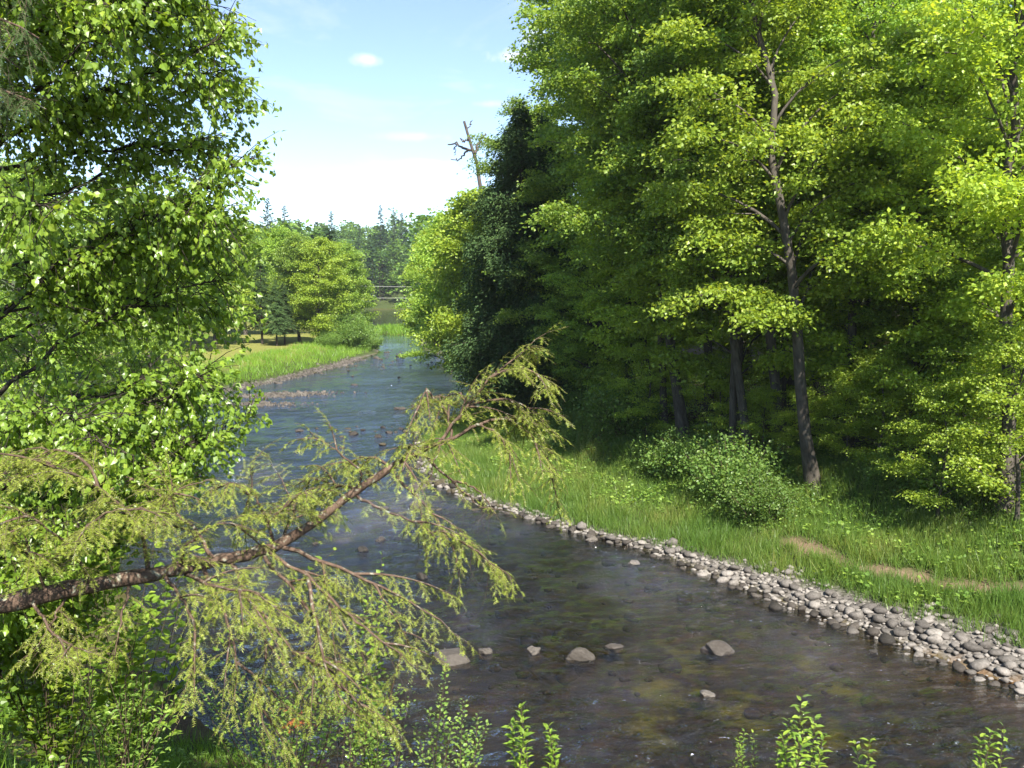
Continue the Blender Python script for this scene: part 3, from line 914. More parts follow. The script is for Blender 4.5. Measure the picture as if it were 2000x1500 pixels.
plant_tree("willow_bush", "big rounded pale green willow bush at the water's edge of the far bank", "bush", B2, x, y, .4, 1.0)
x, y = at(728, 113)
plant_tree("willow_bush", "low bush on the tip of the far left bank", "bush", B2, x, y, 2.4, .42)
x, y = at(640, 104)
plant_tree("willow_bush", "dark low shrub at the foot of the tall sunlit maple", "bush", B2, x, y, 3.4, .45)

# conifers on the skyline
cf = [(530, 390, 185, C2, "tall sparse pine at the left of the skyline conifers next to the birch"), (562, 404, 190, C2, "full topped pine second along the skyline from the birch"),
      (590, 430, 195, C2, "thin topped pine between the pair of pines and the lone skyline pine"), (652, 415, 215, C2, "lone pine standing above the middle of the far tree line"),
      (747, 403, 335, C1, "tall narrow spruce spire beside the river gap"), (706, 442, 345, C1, "short dark spruce spire left of the tall one"),
      (772, 412, 350, C1, "pale spruce tip right of the tall spire"), (788, 418, 362, C1, "hazy spruce tip near the right bank's skyline")]
for px, ptop, y, vr, lb in cf:
    x, y = at(px, y)
    z0 = tz(x, y); Ht = CAM_H - (ptop - HORIZON) / F_PX * y - z0
    s = Ht / (24 if vr is C1 else 26)
    plant_tree("spruce_tree" if vr is C1 else "pine_tree", lb, "tree", vr, x, y, px * 1.0, s, (0, 0), "conifers on the far skyline")

# far wood: one mass
fr_ = np.random.default_rng(77)
fw, ft = MB(), MB()


def far_tree(mb, tb, x, y, z, H, R, con):
    nb_ = 22
    if con:
        n_ = 260
        f = fr_.random(n_) ** .8
        rr2 = R * (1 - f) * np.sqrt(fr_.random(n_)) + .1
        a = fr_.random(n_) * 6.28
        pos = np.column_stack([np.cos(a) * rr2, np.sin(a) * rr2, f * H])
        size = 1.0
        tone = np.clip(fr_.normal(.05, .04, n_), 0, 1)
    else:
        cz = fr_.random(nb_); ca = fr_.random(nb_) * 6.28
        prof = np.sin(np.pi * np.clip(.12 + .8 * cz, 0, 1)) ** .6
        C_ = np.column_stack([np.cos(ca) * R * prof * .75, np.sin(ca) * R * prof * .75, H * (.12 + .86 * cz)])
        n_ = 440
        k = fr_.integers(0, nb_, n_)
        pos = C_[k] + fr_.normal(0, 1, (n_, 3)) * [.9, .9, .5] * (R / 4)
        size = 1.05
        tone = np.clip(fr_.normal(.6, .16, n_) + (fr_.random(nb_)[k] - .5) * .3 + fr_.normal(0, .1), .2, 1)
    d = fr_.normal(0, 1, (n_, 3)) * [1, 1, .4]
    nr = np.column_stack([fr_.normal(0, .5, (n_, 2)), np.ones(n_)])
    leaves(mb, pos + [x, y, z], d, nr, size * fr_.uniform(.7, 1.4, n_), LEAF4, tone)
    tube(tb, [[x, y, z - .3], [x, y, z + H * .8]], [.22, .06], 5)


cnt = 0
while cnt < 330:
    y = fr_.uniform(318, 470) if cnt < 225 else fr_.uniform(125, 318); px = fr_.uniform(440, 930)
    x = (px - 1000) / F_PX * y
    zt, sd, rg, _ = terrain(np.array([x]), np.array([y]))
    if sd[0] < 4 or (y < 190 and not rg[0] and sd[0] < 22): continue
    if rg[0] and y < 200 and sd[0] < 6: continue
    cnt += 1
    con = fr_.random() < (.45 if sd[0] < 25 and y > 300 else .12)
    lim = 432 if px < 760 else 405
    cap = CAM_H - (lim + fr_.uniform(0, 30) - HORIZON) / F_PX * y - zt[0]
    H = min(fr_.uniform(15, 23), max(cap, 5))
    far_tree(fw, ft, x, y, zt[0], H, (H * .24 if not con else H * .14), con)
M_FARW = leaf_mat("far_wood_leaves", (.018, .038, .018), (.055, .105, .020), (.11, .175, .025), objvar=0)
fo = kind(link("far_wood", fw.mesh("far_wood", M_FARW, smooth=False)), "stuff")
fo["label"] = "hazy mass of trees covering the far hillside beyond the river"
fo["category"] = "wood"
kind(link("trunks", ft.mesh("far_wood_trunks", M_BARKD), fo), "stuff")

# power lines
m, n, l, out = new_mat("wire_metal")
bs = n.new("ShaderNodeBsdfPrincipled"); bs.inputs["Base Color"].default_value = (.5, .5, .48, 1); bs.inputs["Roughness"].default_value = .45
bs.inputs["Metallic"].default_value = .6
l.new(bs.outputs[0], out.inputs[0])
for nm_, ya, yb, lb in ((0, 549, 560, "upper of the two pale power lines crossing the river gap"), (1, 574, 580, "lower of the two pale power lines crossing the river gap")):
    A = P(500, ya, 150); Bq = P(960, yb - 2, 150)
    t = np.linspace(0, 1, 24)[:, None]
    pts = A * (1 - t) + Bq * t; pts[:, 2] -= (.5 * 4 * t * (1 - t)).ravel()
    wmb = MB(); tube(wmb, pts, .022, 5)
    tag(link("power_line", wmb.mesh("power_line", m, off=A), loc=A), lb, "power line", "power lines over the river")

# ------------------------------------------------------------------ stones
def stone_mesh(seed, mat, flat=.6, name="stone", rough=.22, sub=2):
    import bmesh
    g = np.random.default_rng(seed)
    bm = bmesh.new(); bmesh.ops.create_icosphere(bm, subdivisions=sub, radius=.5)
    co = np.array([v.co[:] for v in bm.verts]); fc = np.array([[v.index for v in f.verts] for f in bm.faces])
    bm.free()
    for k in range(5 if sub == 2 else 11):  # chop with planes for angular faces
        nrm = unit(g.normal(0, 1, 3)); dd = g.uniform(.27, .42)
        ex = np.maximum(co @ nrm - dd, 0); co = co - ex[:, None] * nrm * .85
    if sub == 2: co = co * (1 + g.normal(0, .05 + rough * .1, (len(co), 1)))
    else: co = co * (.55 + .9 * fbm(co[:, 0] * 3.1 + co[:, 2] * 2.3 + 7, co[:, 1] * 3.1 - co[:, 2] * 1.7 + 3, seed)[:, None])
    co = co * [1, g.uniform(.6, .95), flat * g.uniform(.75, 1.2)]
    return MB().add(co, fc)


SMB = [stone_mesh(400 + k, None) for k in range(10)]
SM = [s.mesh("stone", M_STONE) for s in SMB]
SW = [s.mesh("wet_stone", M_STONEW) for s in SMB]
big = [stone_mesh(440 + k, None, .46, sub=4) for k in range(5)]
BW = [s.mesh("rock", M_STONEW) for s in big]
BD = [s.mesh("rock", M_ROCK) for s in big]

srng = np.random.default_rng(9)
# shingle along the right shore: candidates by density
N = 60000
y_ = srng.uniform(15, 46, N); x_ = srng.uniform(-6, 16, N)
zt, sd, rg, dp = terrain(x_, y_)
wid = np.interp(y_, [15, 18, 22, 26, 28, 34, 46], [2.2, 1.7, 1.25, .7, .35, .35, .35])
ok = rg & (sd > -.45) & (sd < wid * np.clip(2.6 * fbm(x_ * .55, y_ * .55, 15) - .55, .1, 1.3) * (.75 + .5 * srng.random(N)))
ok &= srng.random(N) < np.where(sd < wid * .6, 1, .45)
x_, y_, zt, sd = x_[ok], y_[ok], zt[ok], sd[ok]
size = np.clip(srng.lognormal(-1.98, .5, len(x_)), .06, .42) * np.interp(y_, [15, 30, 46], [1, 1, 1.5])
pxs = 1000 + F_PX * x_ / y_
vis = (pxs < 2030)
# spread: drop overlaps
order = np.argsort(-size)
kept = []
for k in order:
    if all((x_[k] - x_[q]) ** 2 + (y_[k] - y_[q]) ** 2 > (.29 * (size[k] + size[q])) ** 2 for q in kept): kept.append(k)
kept = np.array(kept)
score = np.where(vis[kept], size[kept] / y_[kept], 0)
top = kept[np.argsort(-score)][:300]
topset = set(top.tolist())
shm = MB()
root_loc = (6.5, 22.5, 0)
small = MB()
for k in kept:
    if k in topset: continue
    a = srng.random() * 6.28
    Mr = np.array([[math.cos(a), -math.sin(a), 0], [math.sin(a), math.cos(a), 0], [0, 0, 1]])
    small.merge(SMB[k % 10], Mr, np.array([x_[k], y_[k], zt[k] + size[k] * .12]) - root_loc, size[k])
# fine gravel in between
sel = np.where(ok)[0]
N2 = 5000
y2 = srng.uniform(15, 34, N2); x2 = srng.uniform(0, 15, N2)
z2, sd2, rg2, _ = terrain(x2, y2)
w2_ = np.interp(y2, [15, 18, 22, 26, 28, 34], [2.2, 1.7, 1.2, .6, .3, .2])
o2 = rg2 & (sd2 > -.3) & (sd2 < w2_)
tet = (np.array([[.5, 0, -.2], [-.3, .45, -.2], [-.3, -.45, -.2], [.2, .1, .28], [-.25, .0, .25]]), np.array([[0, 1, 3], [1, 4, 3], [1, 2, 4], [2, 0, 3], [2, 3, 4]]))
n2 = o2.sum()
leaves(small, np.column_stack([x2, y2, z2 + .02])[o2] - root_loc, np.column_stack([srng.normal(0, 1, (n2, 2)), np.zeros(n2)]), np.tile([0, 0, 1.], (n2, 1)), srng.uniform(.05, .11, n2), tet)
shingle = link("shingle_bank", small.mesh("shingle", M_STONE), loc=root_loc)
kind(shingle, "structure")
shingle["label"] = "strip of grey shingle along the right waterline below the grass"
for k in top:
    link("stone", (SM if (sd[k] > .05 or srng.random() < .3) else SW)[k % 10], shingle, np.array([x_[k], y_[k], zt[k] + size[k] * .12]) - root_loc,
         (srng.normal(0, .12), srng.normal(0, .12), srng.random() * 6.28), float(size[k]))

# left far gravel shore (one mass) and gravel bars
fg = MB()
N = 2200
t_ = srng.random(N)
ln = LEFT[10:17]; cum = np.concatenate([[0], np.cumsum(np.linalg.norm(np.diff(ln, axis=0), axis=1))])
q = t_ * cum[-1]
bx = np.interp(q, cum, ln[:, 0]) + srng.normal(.15, .42, N); by = np.interp(q, cum, ln[:, 1]) + srng.normal(-.15, .42, N)
cx, cy = W(545, 772)
bx[:700] = cx + srng.normal(0, 1.9, 700); by[:700] = cy + srng.normal(0, .9, 700) + (bx[:700] - cx) * .3
cx, cy = W(505, 790)
bx[700:1000] = cx + srng.normal(0, 1.5, 300); by[700:1000] = cy + srng.normal(0, .6, 300)
bz = np.maximum(terrain(bx, by)[0], -.06)
leaves(fg, np.column_stack([bx, by, bz + .05]), np.column_stack([srng.normal(0, 1, (N, 2)), np.zeros(N)]), np.tile([0, 0, 1.], (N, 1)), np.clip(srng.lognormal(-1.55, .5, N), .08, .7), tet)
fgo = kind(link("far_shore_gravel", fg.mesh("far_shore_gravel", M_ROCK, smooth=False)), "stuff")
fgo["label"] = "pale gravel and cobbles along the far left shore"; fgo["category"] = "gravel"

# rocks that stand out, each a thing
rocks = [
    # px, py (base at water), width px, wet?, label
    (875, 1312, 66, 1, "flat brown rock awash in the near river, left of the pale boulder"), (945, 1298, 32, 0, "small pale rock right beside the flat brown rock"),
    (1138, 1308, 50, 0, "pale rounded boulder in the middle of the near river"), (1418, 1292, 56, 1, "dark wet boulder with water breaking around it on the right of the river"),
    (1734, 1298, 22, 1, "dark stone standing in the shallows off the right shingle"), (1400, 1390, 34, 0, "pale stone just breaking the surface in the brown shallows"),
    (1045, 1297, 34, 0, "low pale stone between the flat brown rock and the pale boulder"), (818, 1141, 24, 1, "small reddish rock behind the hemlock twigs in midstream"),
    (795, 935, 22, 1, "dark stone left of the shore rocks below the bough"), (838, 948, 28, 1, "large dark wet rock at the tip of the grassy bank"), (815, 955, 34, 1, "wet rock in the water off the grassy bank's tip"),
    (865, 955, 22, 0, "pale rock against the grass at the bank's tip"), (1120, 1046, 24, 0, "pale rock at the grass edge below the bank's middle"), (1078, 1038, 20, 0, "small pale rock left of the grass edge rock"),
    (778, 800, 22, 1, "dark rock farthest up the line of midstream stones"), (812, 795, 20, 1, "dark rock half behind the bough's left tip"), (580, 844, 18, 1, "lone dark rock at the left of midstream"),
    (688, 851, 17, 1, "dark stone at the left end of the midstream line"), (735, 855, 18, 1, "grey stone lowest in the midstream line"), (705, 842, 13, 1, "small stone above the left end of the midstream line"),
    (757, 847, 16, 1, "flat stone in the middle of the midstream line"), (781, 840, 14, 1, "round stone in the midstream line left of the bough"), (745, 837, 10, 1, "tiny stone behind the midstream line"),
    (808, 848, 20, 1, "dark stone at the right end of the midstream line"), (540, 749, 18, 1, "dark rock on the far left gravel shore"), (690, 752, 12, 1, "small dark rock in the river near the far left bank"),
    (782, 697, 20, 1, "brown rock in the riffle at the river bend"), (735, 700, 12, 1, "dark rock off the far bank's tip"), (1650, 1178, 22, 0, "pale stone lying in the grass above the shingle"),
    (1735, 1205, 24, 1, "dark stone in the grass above the widest shingle"), (1245, 1112, 22, 0, "flat pale stone in the shallows off the narrow shingle"), (1160, 1065, 26, 0, "flat stone awash below the bank's middle"),
    (738, 1065, 20, 1, "dark rock seen through the hemlock twigs on the left of the stream"), (700, 1085, 26, 1, "brown rock low in the water behind the hanging bough"),
    (606, 1072, 18, 1, "small brown rock in the gap under the hemlock stem"), (1210, 1285, 40, 1, "submerged dark rock under a smooth hump of water behind the pale boulder"),
]
for k, (px, py, w, wet, lb) in enumerate(rocks):
    zz0 = .0
    x, y = W(px, py)
    if lb.startswith("pale stone lying") or "in the grass" in lb: 
        zz0 = .55; x, y = W(px, py, .55); zz0 = tz(x, y)
    s = w / F_PX * y
    o = link("rock", (BW if wet else BD)[k % 5], None, (x, y, zz0 + s * (.01 if "submerged" not in lb else -.14)), (0, 0, (k * 1.7) % 6.28 if s < .5 else (k % 3 - 1) * .3), float(s) * 1.15)
    tag(o, lb, "rock", "rocks in the river and on its banks")

# scattered stones of the midstream riffle and of the bed: one mass
rb = MB()
N = 1500
yy = srng.uniform(14, 34, N); xx = srng.uniform(-4, 13, N)
zb, sdb, _, _ = terrain(xx, yy)
o2 = sdb < -.2
ss = np.clip(srng.lognormal(-1.35, .5, N), .1, .6)
for k in np.where(o2)[0][:220]:
    a = srng.random() * 6.28
    Mr = np.array([[math.cos(a), -math.sin(a), 0], [math.sin(a), math.cos(a), 0], [0, 0, 1]])
    rb.merge(SMB[k % 10], Mr, np.array([xx[k], yy[k], min(zb[k] + ss[k] * .1, -.04 - ss[k] * .26)]), ss[k])
for (cx_, cy_, sx, sy, cn) in ((W(745, 850)[0], W(745, 850)[1], 2.6, 1.6, 26), (W(790, 690)[0], W(790, 690)[1], 5, 3, 60), (W(760, 705)[0], W(760, 705)[1], 3, 5, 50), (W(700, 725)[0], W(700, 725)[1], 4, 7, 30),
                               (W(870, 960)[0] - .6, W(870, 960)[1], 1.3, 1.6, 40), (W(820, 905)[0] - .7, W(820, 905)[1], .6, 1.6, 26)):
    for q in range(cn):
        a = srng.random() * 6.28; s = float(np.clip(srng.lognormal(-1.3, .45), .12, .6))
        Mr = np.array([[math.cos(a), -math.sin(a), 0], [math.sin(a), math.cos(a), 0], [0, 0, 1]])
        rb.merge(SMB[q % 10], Mr, np.array([cx_ + srng.normal(0, sx), cy_ + srng.normal(0, sy), srng.uniform(-.12, .04)]), s)
rbo = kind(link("riverbed_stones", rb.mesh("riverbed_stones", M_STONEB)), "stuff")
rbo["label"] = "brown stones of the riverbed, some just breaking the surface"; rbo["category"] = "stones"

# ------------------------------------------------------------------ grass
BLADE = (np.array([[0, -.022, 0], [0, .022, 0], [.55, .016, .06], [.55, -.016, .06], [1, 0, -.02]]), np.array([[0, 1, 2], [0, 2, 3], [3, 2, 4]]))


BLADE1 = (np.array([[0, -.02, 0], [0, .02, 0], [1, 0, 0]]), np.array([[0, 1, 2]]))


def grass(name, x, y, hmin, hmax, mat, blades=9, spread=.10, width=1.0, lean=.35, label=None, seed=1, simple=True):
    g = np.random.default_rng(seed)
    z, sd_, _, _ = terrain(x, y)
    n_ = len(x) * blades
    idx = np.repeat(np.arange(len(x)), blades)
    pos = np.column_stack([x[idx] + g.normal(0, spread, n_), y[idx] + g.normal(0, spread, n_), z[idx] - .02])
    d = np.column_stack([g.normal(0, lean, (n_, 2)), np.ones(n_)])
    nr = np.column_stack([g.normal(0, 1, (n_, 2)), g.normal(0, .15, n_)])
    hh = g.uniform(hmin, hmax, n_) * (.6 + .8 * fbm(x * .7, y * .7, 51))[idx]
    mb = MB()
    T = (BLADE1[0] * [1, width, 1], BLADE1[1]) if simple else (BLADE[0] * [1, width, 1], BLADE[1])
    tone = np.clip(g.normal(.35, .2, n_) + (fbm(x * .6, y * .6, 52)[idx] - .5) * 1.2, 0, 1)
    leaves(mb, pos, d, nr, hh, T, tone)
    o = kind(link(name, mb.mesh(name, mat, smooth=False)), "stuff")
    o["label"] = label; o["category"] = "grass"
    return o


grng = np.random.default_rng(31)
N = 46000
y_ = 17 + (grng.random(N) ** 1.3) * 40; x_ = grng.uniform(-7, 18, N)
_, sd, rg, dp = terrain(x_, y_)
px_ = 1000 + F_PX * x_ / y_
lo = np.interp(y_, [15, 18, 22, 26, 28, 34], [1.35, 1.05, .75, .35, .1, .02])
dens = np.clip((sd - lo) / np.interp(y_, [18, 26, 30], [1.6, .5, .15]), 0, 1)
ok = rg & (sd > lo) & (sd < 9) & (px_ < 2080) & (px_ > 790) & (grng.random(N) < dens ** .8) & (grng.random(N) < np.interp(sd, [4.5, 9], [1, .35])) & (dp + (fbm(x_ * 2, y_ * 2, 31) - .5) * .6 > .12 + .35 * grng.random(N))
grass("bank_grass", x_[ok], y_[ok], .18, .52, M_GRASS, 16, .10, 1.15, label="long green grass covering the shaded right bank", seed=2)
N = 9000
y_ = grng.uniform(66, 122, N); x_ = grng.uniform(-45, -13, N)
_, sd, rg, dp = terrain(x_, y_)
ok = (~rg) & (sd > .9) & (sd < 6.5 + 2 * fbm(x_ * .3, y_ * .3, 8))
grass("meadow_grass", x_[ok], y_[ok], .3, .75, M_MEADOW, 8, .2, 1.7, label="bright sunlit grass on the far left bank beside the meadow", seed=3)
N = 2200
y_ = grng.uniform(142, 176, N); x_ = grng.uniform(-27, -8, N)
_, sd, rg, dp = terrain(x_, y_)
ok = (sd > -.5)
grass("reed_grass", x_[ok], y_[ok], .5, 1.2, M_MEADOW, 6, .3, 4.0, label="bright reeds on the low spit in the river gap", seed=4)

# leafy ground cover under the right trees
N = 26000
y_ = grng.uniform(20, 60, N); x_ = grng.uniform(-3, 24, N)
z, sd, rg, dp = terrain(x_, y_)
ok = rg & (sd > 1.4) & (sd < 18) & (dp > .5) & (fbm(x_ * .5, y_ * .5, 61) > np.interp(sd, [1.4, 3.5], [.56, .36]))
gc = MB(); n_ = ok.sum()
for q in range(4):
    off = grng.normal(0, .12, (n_, 3)) * [1, 1, .5] + [0, 0, .16]
    leaves(gc, np.column_stack([x_, y_, z])[ok] + off, np.column_stack([grng.normal(0, 1, (n_, 2)), grng.normal(0, .3, n_)]), np.column_stack([grng.normal(0, .5, (n_, 2)), np.ones(n_)]), grng.uniform(.06, .15, n_))
gco = kind(link("ground_cover", gc.mesh("ground_cover", M_WEED, smooth=False)), "stuff")
gco["label"] = "low leafy plants carpeting the forest edge above the right bank"; gco["category"] = "ground cover"

# ------------------------------------------------------------------ near left bank: grass, weeds
N = 7000
y_ = grng.uniform(3.5, 16, N); x_ = grng.uniform(-8.5, 2.5, N)
z, sd, rg, dp = terrain(x_, y_)
ok = (~rg) & (sd > .3) & (fbm(x_ * .9, y_ * .9, 41) < .56 + .12 * grng.random(N)) & (y_ > 4.0)
grass("bank_grass", x_[ok], y_[ok], .12, .42, M_MEADOW, 9, .08, .55, .5, simple=False, label="tufts of grass on the steep near bank under the hemlock", seed=6)
wd = MB()
N = 2600
y_ = grng.uniform(4, 14, N); x_ = grng.uniform(-8, 3, N)
z, sd, rg, dp = terrain(x_, y_)
ok = (~rg) & (sd > .2) & (fbm(x_ * .7, y_ * .7, 44) > .42)
n_ = ok.sum()
for q in range(7):
    off = grng.normal(0, .09, (n_, 3)) * [1, 1, .6] + [0, 0, .15]
    leaves(wd, np.column_stack([x_, y_, z])[ok] + off, np.column_stack([grng.normal(0, 1, (n_, 2)), grng.normal(0, .3, n_)]), np.column_stack([grng.normal(0, .5, (n_, 2)), np.ones(n_)]), grng.uniform(.025, .065, n_), LEAF6)
wdo = kind(link("weeds", wd.mesh("weeds", M_WEED, smooth=False)), "stuff")
wdo["label"] = "small leafy weeds on the near bank at the lower left"; wdo["category"] = "weeds"

# ------------------------------------------------------------------ birch
brng = np.random.default_rng(12)
BX, BY = -4.9, 7.6
bz0 = tz(BX, BY)
EDGE = np.array([(-900, 250), (-500, 400), (-200, 480), (0, 480), (60, 520), (130, 540), (200, 505), (250, 560), (340, 538), (400, 520), (480, 515), (580, 528), (640, 520),
                 (700, 482), (770, 472), (850, 478), (900, 430), (950, 370), (1000, 300), (1100, 200), (1200, 120)], float)
ez = CAM_H - (EDGE[:, 0] - HORIZON) / F_PX * 7.2
ex = (EDGE[:, 1] - 1000) / F_PX * 7.2


def crown_edge(z):
    return np.interp(z, ez[::-1], ex[::-1])


bt = MB()
btp = np.array([[BX, BY, bz0 - .3], [BX + .05, BY, bz0 + 2], [BX + .1, BY - .05, bz0 + 4.5], [BX, BY, bz0 + 7], [BX + .1, BY, bz0 + 9.6]])
tube(bt, spline(btp, 16), np.linspace(.13, .02, 16), 9)
bl = MB()
limb_pts = []
for k in range(74):
    zz1 = brng.uniform(4.9, 12.6)
    z0 = np.clip(zz1 - brng.uniform(.3, 1.5), bz0 + .6, bz0 + 9)
    yy1 = BY + brng.normal(-.35, 1.15)
    xe = crown_edge(zz1) - .30 * ((yy1 - 7.2) / 1.2) ** 2 - brng.uniform(0, .5)
    p0 = np.array([np.interp(z0, btp[:, 2], btp[:, 0]), BY, z0]); p1 = np.array([xe, yy1, zz1 - .05])
    mid = (p0 + p1) / 2 + [0, 0, brng.uniform(.05, .4)] + brng.normal(0, .12, 3)
    q = spline([p0, mid, p1], 12) + np.vstack([np.zeros(3), brng.normal(0, .03, (11, 3))])
    tube(bl, q, np.linspace(brng.uniform(.016, .030), .004, 12), 5)
    limb_pts.append(q)
for k in range(16):   # limbs on the far side of the trunk, out of the picture
    a = brng.uniform(1.8, 4.6); zz1 = brng.uniform(6, 13)
    p0 = np.array([BX, BY, max(zz1 - 1.0, bz0 + 1)]); p1 = p0 + [math.cos(a) * 2.3, math.sin(a) * 1.8, 1.0]
    q = spline([p0, (p0 + p1) / 2 + [0, 0, .3], p1], 12)
    tube(bl, q, np.linspace(.024, .004, 12), 5); limb_pts.append(q)
LP = np.array(limb_pts)
lpos, ldir, lnor, lsz, ltone = [], [], [], [], []
nt_ = 10800
li_ = brng.integers(0, len(LP), nt_)
for k in range(nt_):
    s = brng.uniform(.22, 1.0) ** .85 * 11
    si = min(int(s), 10)
    b = LP[li_[k]][si] + (LP[li_[k]][si + 1] - LP[li_[k]][si]) * (s - si)
    fwd = unit(LP[li_[k]][si + 1] - LP[li_[k]][si])
    d = unit(fwd * .8 + brng.normal(0, .75, 3) + [0, 0, -.1])
    Lk = brng.uniform(.18, .55)
    e = b + d * Lk + [0, 0, -.10 * Lk]
    xe = crown_edge(e[2]) - .30 * ((e[1] - 7.2) / 1.2) ** 2 + .12
    if e[0] > xe or e[1] < 5.4: continue
    tube(bl, [b, (b + e) / 2 + [0, 0, .03], e], [.005, .0035, .0018], 3)
    nl = int(Lk * 34) + 3
    ss = brng.uniform(.2, 1.05, nl)[:, None]
    pp = b * (1 - ss) + e * ss + brng.normal(0, .022, (nl, 3)) + [0, 0, -.02]
    lpos.append(pp)
    ldir.append(d * .5 + brng.normal(0, .55, (nl, 3)) + [0, 0, -.75])
    lnor.append(brng.normal(0, .8, (nl, 3)) + np.array(SUN_DIR) * .55 + [0, -.35, .35])
    lsz.append(brng.uniform(.036, .066, nl)); ltone.append(np.clip(brng.normal(.45, .24, nl), 0, 1))
lpos, ldir, lnor, lsz, ltone = map(np.concatenate, (lpos, ldir, lnor, lsz, ltone))
birch = thing("birch_tree", "leafy birch filling the left of the picture beside the river", "tree", (BX, BY, bz0))
O = np.array([BX, BY, bz0])
btr = link("trunk", bt.mesh("trunk", M_BARK, off=O), birch)
link("branches", bl.mesh("branches", M_BARKD, off=O), btr)


def leaf_objects(root, origin, pos, d, nr, size, tmpl, mat, count, key, tones=None):
    """the leaves that show largest, each an object that shares one of a few meshes"""
    pick = np.argsort(key)[:count]
    mes = []
    for t in (.15, .4, .65, .9):
        mb = MB(); mb.add(tmpl[0], tmpl[1], t); mes.append(mb.mesh("leaf", mat, smooth=False))
    for k in pick:
        dd = unit(d[k]); s_ = unit(np.cross(nr[k], dd)); nn = np.cross(dd, s_)
        M_ = Matrix(((dd[0], s_[0], nn[0], 0), (dd[1], s_[1], nn[1], 0), (dd[2], s_[2], nn[2], 0), (0, 0, 0, 1)))
        o = link("leaf", mes[k % 4], root)
        o.matrix_local = Matrix.Translation(Vector((pos[k] - origin).tolist())) @ M_ @ Matrix.Scale(float(size[k]), 4)
    rest = np.ones(len(pos), bool); rest[pick] = False
    return rest


ppx = 1000 + F_PX * lpos[:, 0] / lpos[:, 1]; ppy = HORIZON + F_PX * (CAM_H - lpos[:, 2]) / lpos[:, 1]
key = lpos[:, 1] / lsz + 1e4 * ((ppx < 10) | (ppy < 10) | (ppy > 1000))
rest = leaf_objects(birch, O, lpos, ldir, lnor, lsz, LEAF6, M_BIRCH, 300, key)
fm = MB(); inn = rest & (ppx > -30) & (ppy > -40) & (lpos[:, 1] < 8.2); ofr = rest & ~inn
leaves(fm, lpos[inn], ldir[inn], lnor[inn], lsz[inn], LEAF5, ltone[inn]); leaves(fm, lpos[ofr], ldir[ofr], lnor[ofr], lsz[ofr], LEAF4, ltone[ofr])
kind(link("foliage", fm.mesh("foliage", M_BIRCH, smooth=False, off=O), birch), "stuff")

# ------------------------------------------------------------------ leaning hemlock
hrng = np.random.default_rng(21)
hw, ht, hn = MB(), MB(), MB()
main = [(-330, 1270, 5.0), (-120, 1215, 5.1), (0, 1190, 5.2), (130, 1163, 5.3), (300, 1130, 5.45), (430, 1103, 5.55), (530, 1073, 5.65), (620, 1016, 5.75), (690, 963, 5.8), (760, 915, 5.9), (830, 880, 6.0), (880, 858, 6.05)]
mp_ = np.array([P(*q) for q in main])
hx, hy = mp_[0][0] - .7, mp_[0][1] - .15
hbase = np.array([hx, hy, tz(hx, hy) - .2])
mp_ = np.vstack([hbase, mp_])
ms_ = spline(mp_, 60) + hrng.normal(0, .006, (60, 3))
sx_ = 1000 + F_PX * ms_[:, 0] / ms_[:, 1]
rad = np.interp(sx_, [-400, 0, 300, 530, 690, 830, 880], [.085, .058, .046, .035, .028, .016, .010]) * (1 + .08 * hrng.normal(0, 1, 60))
tube(hw, ms_, rad, 10)
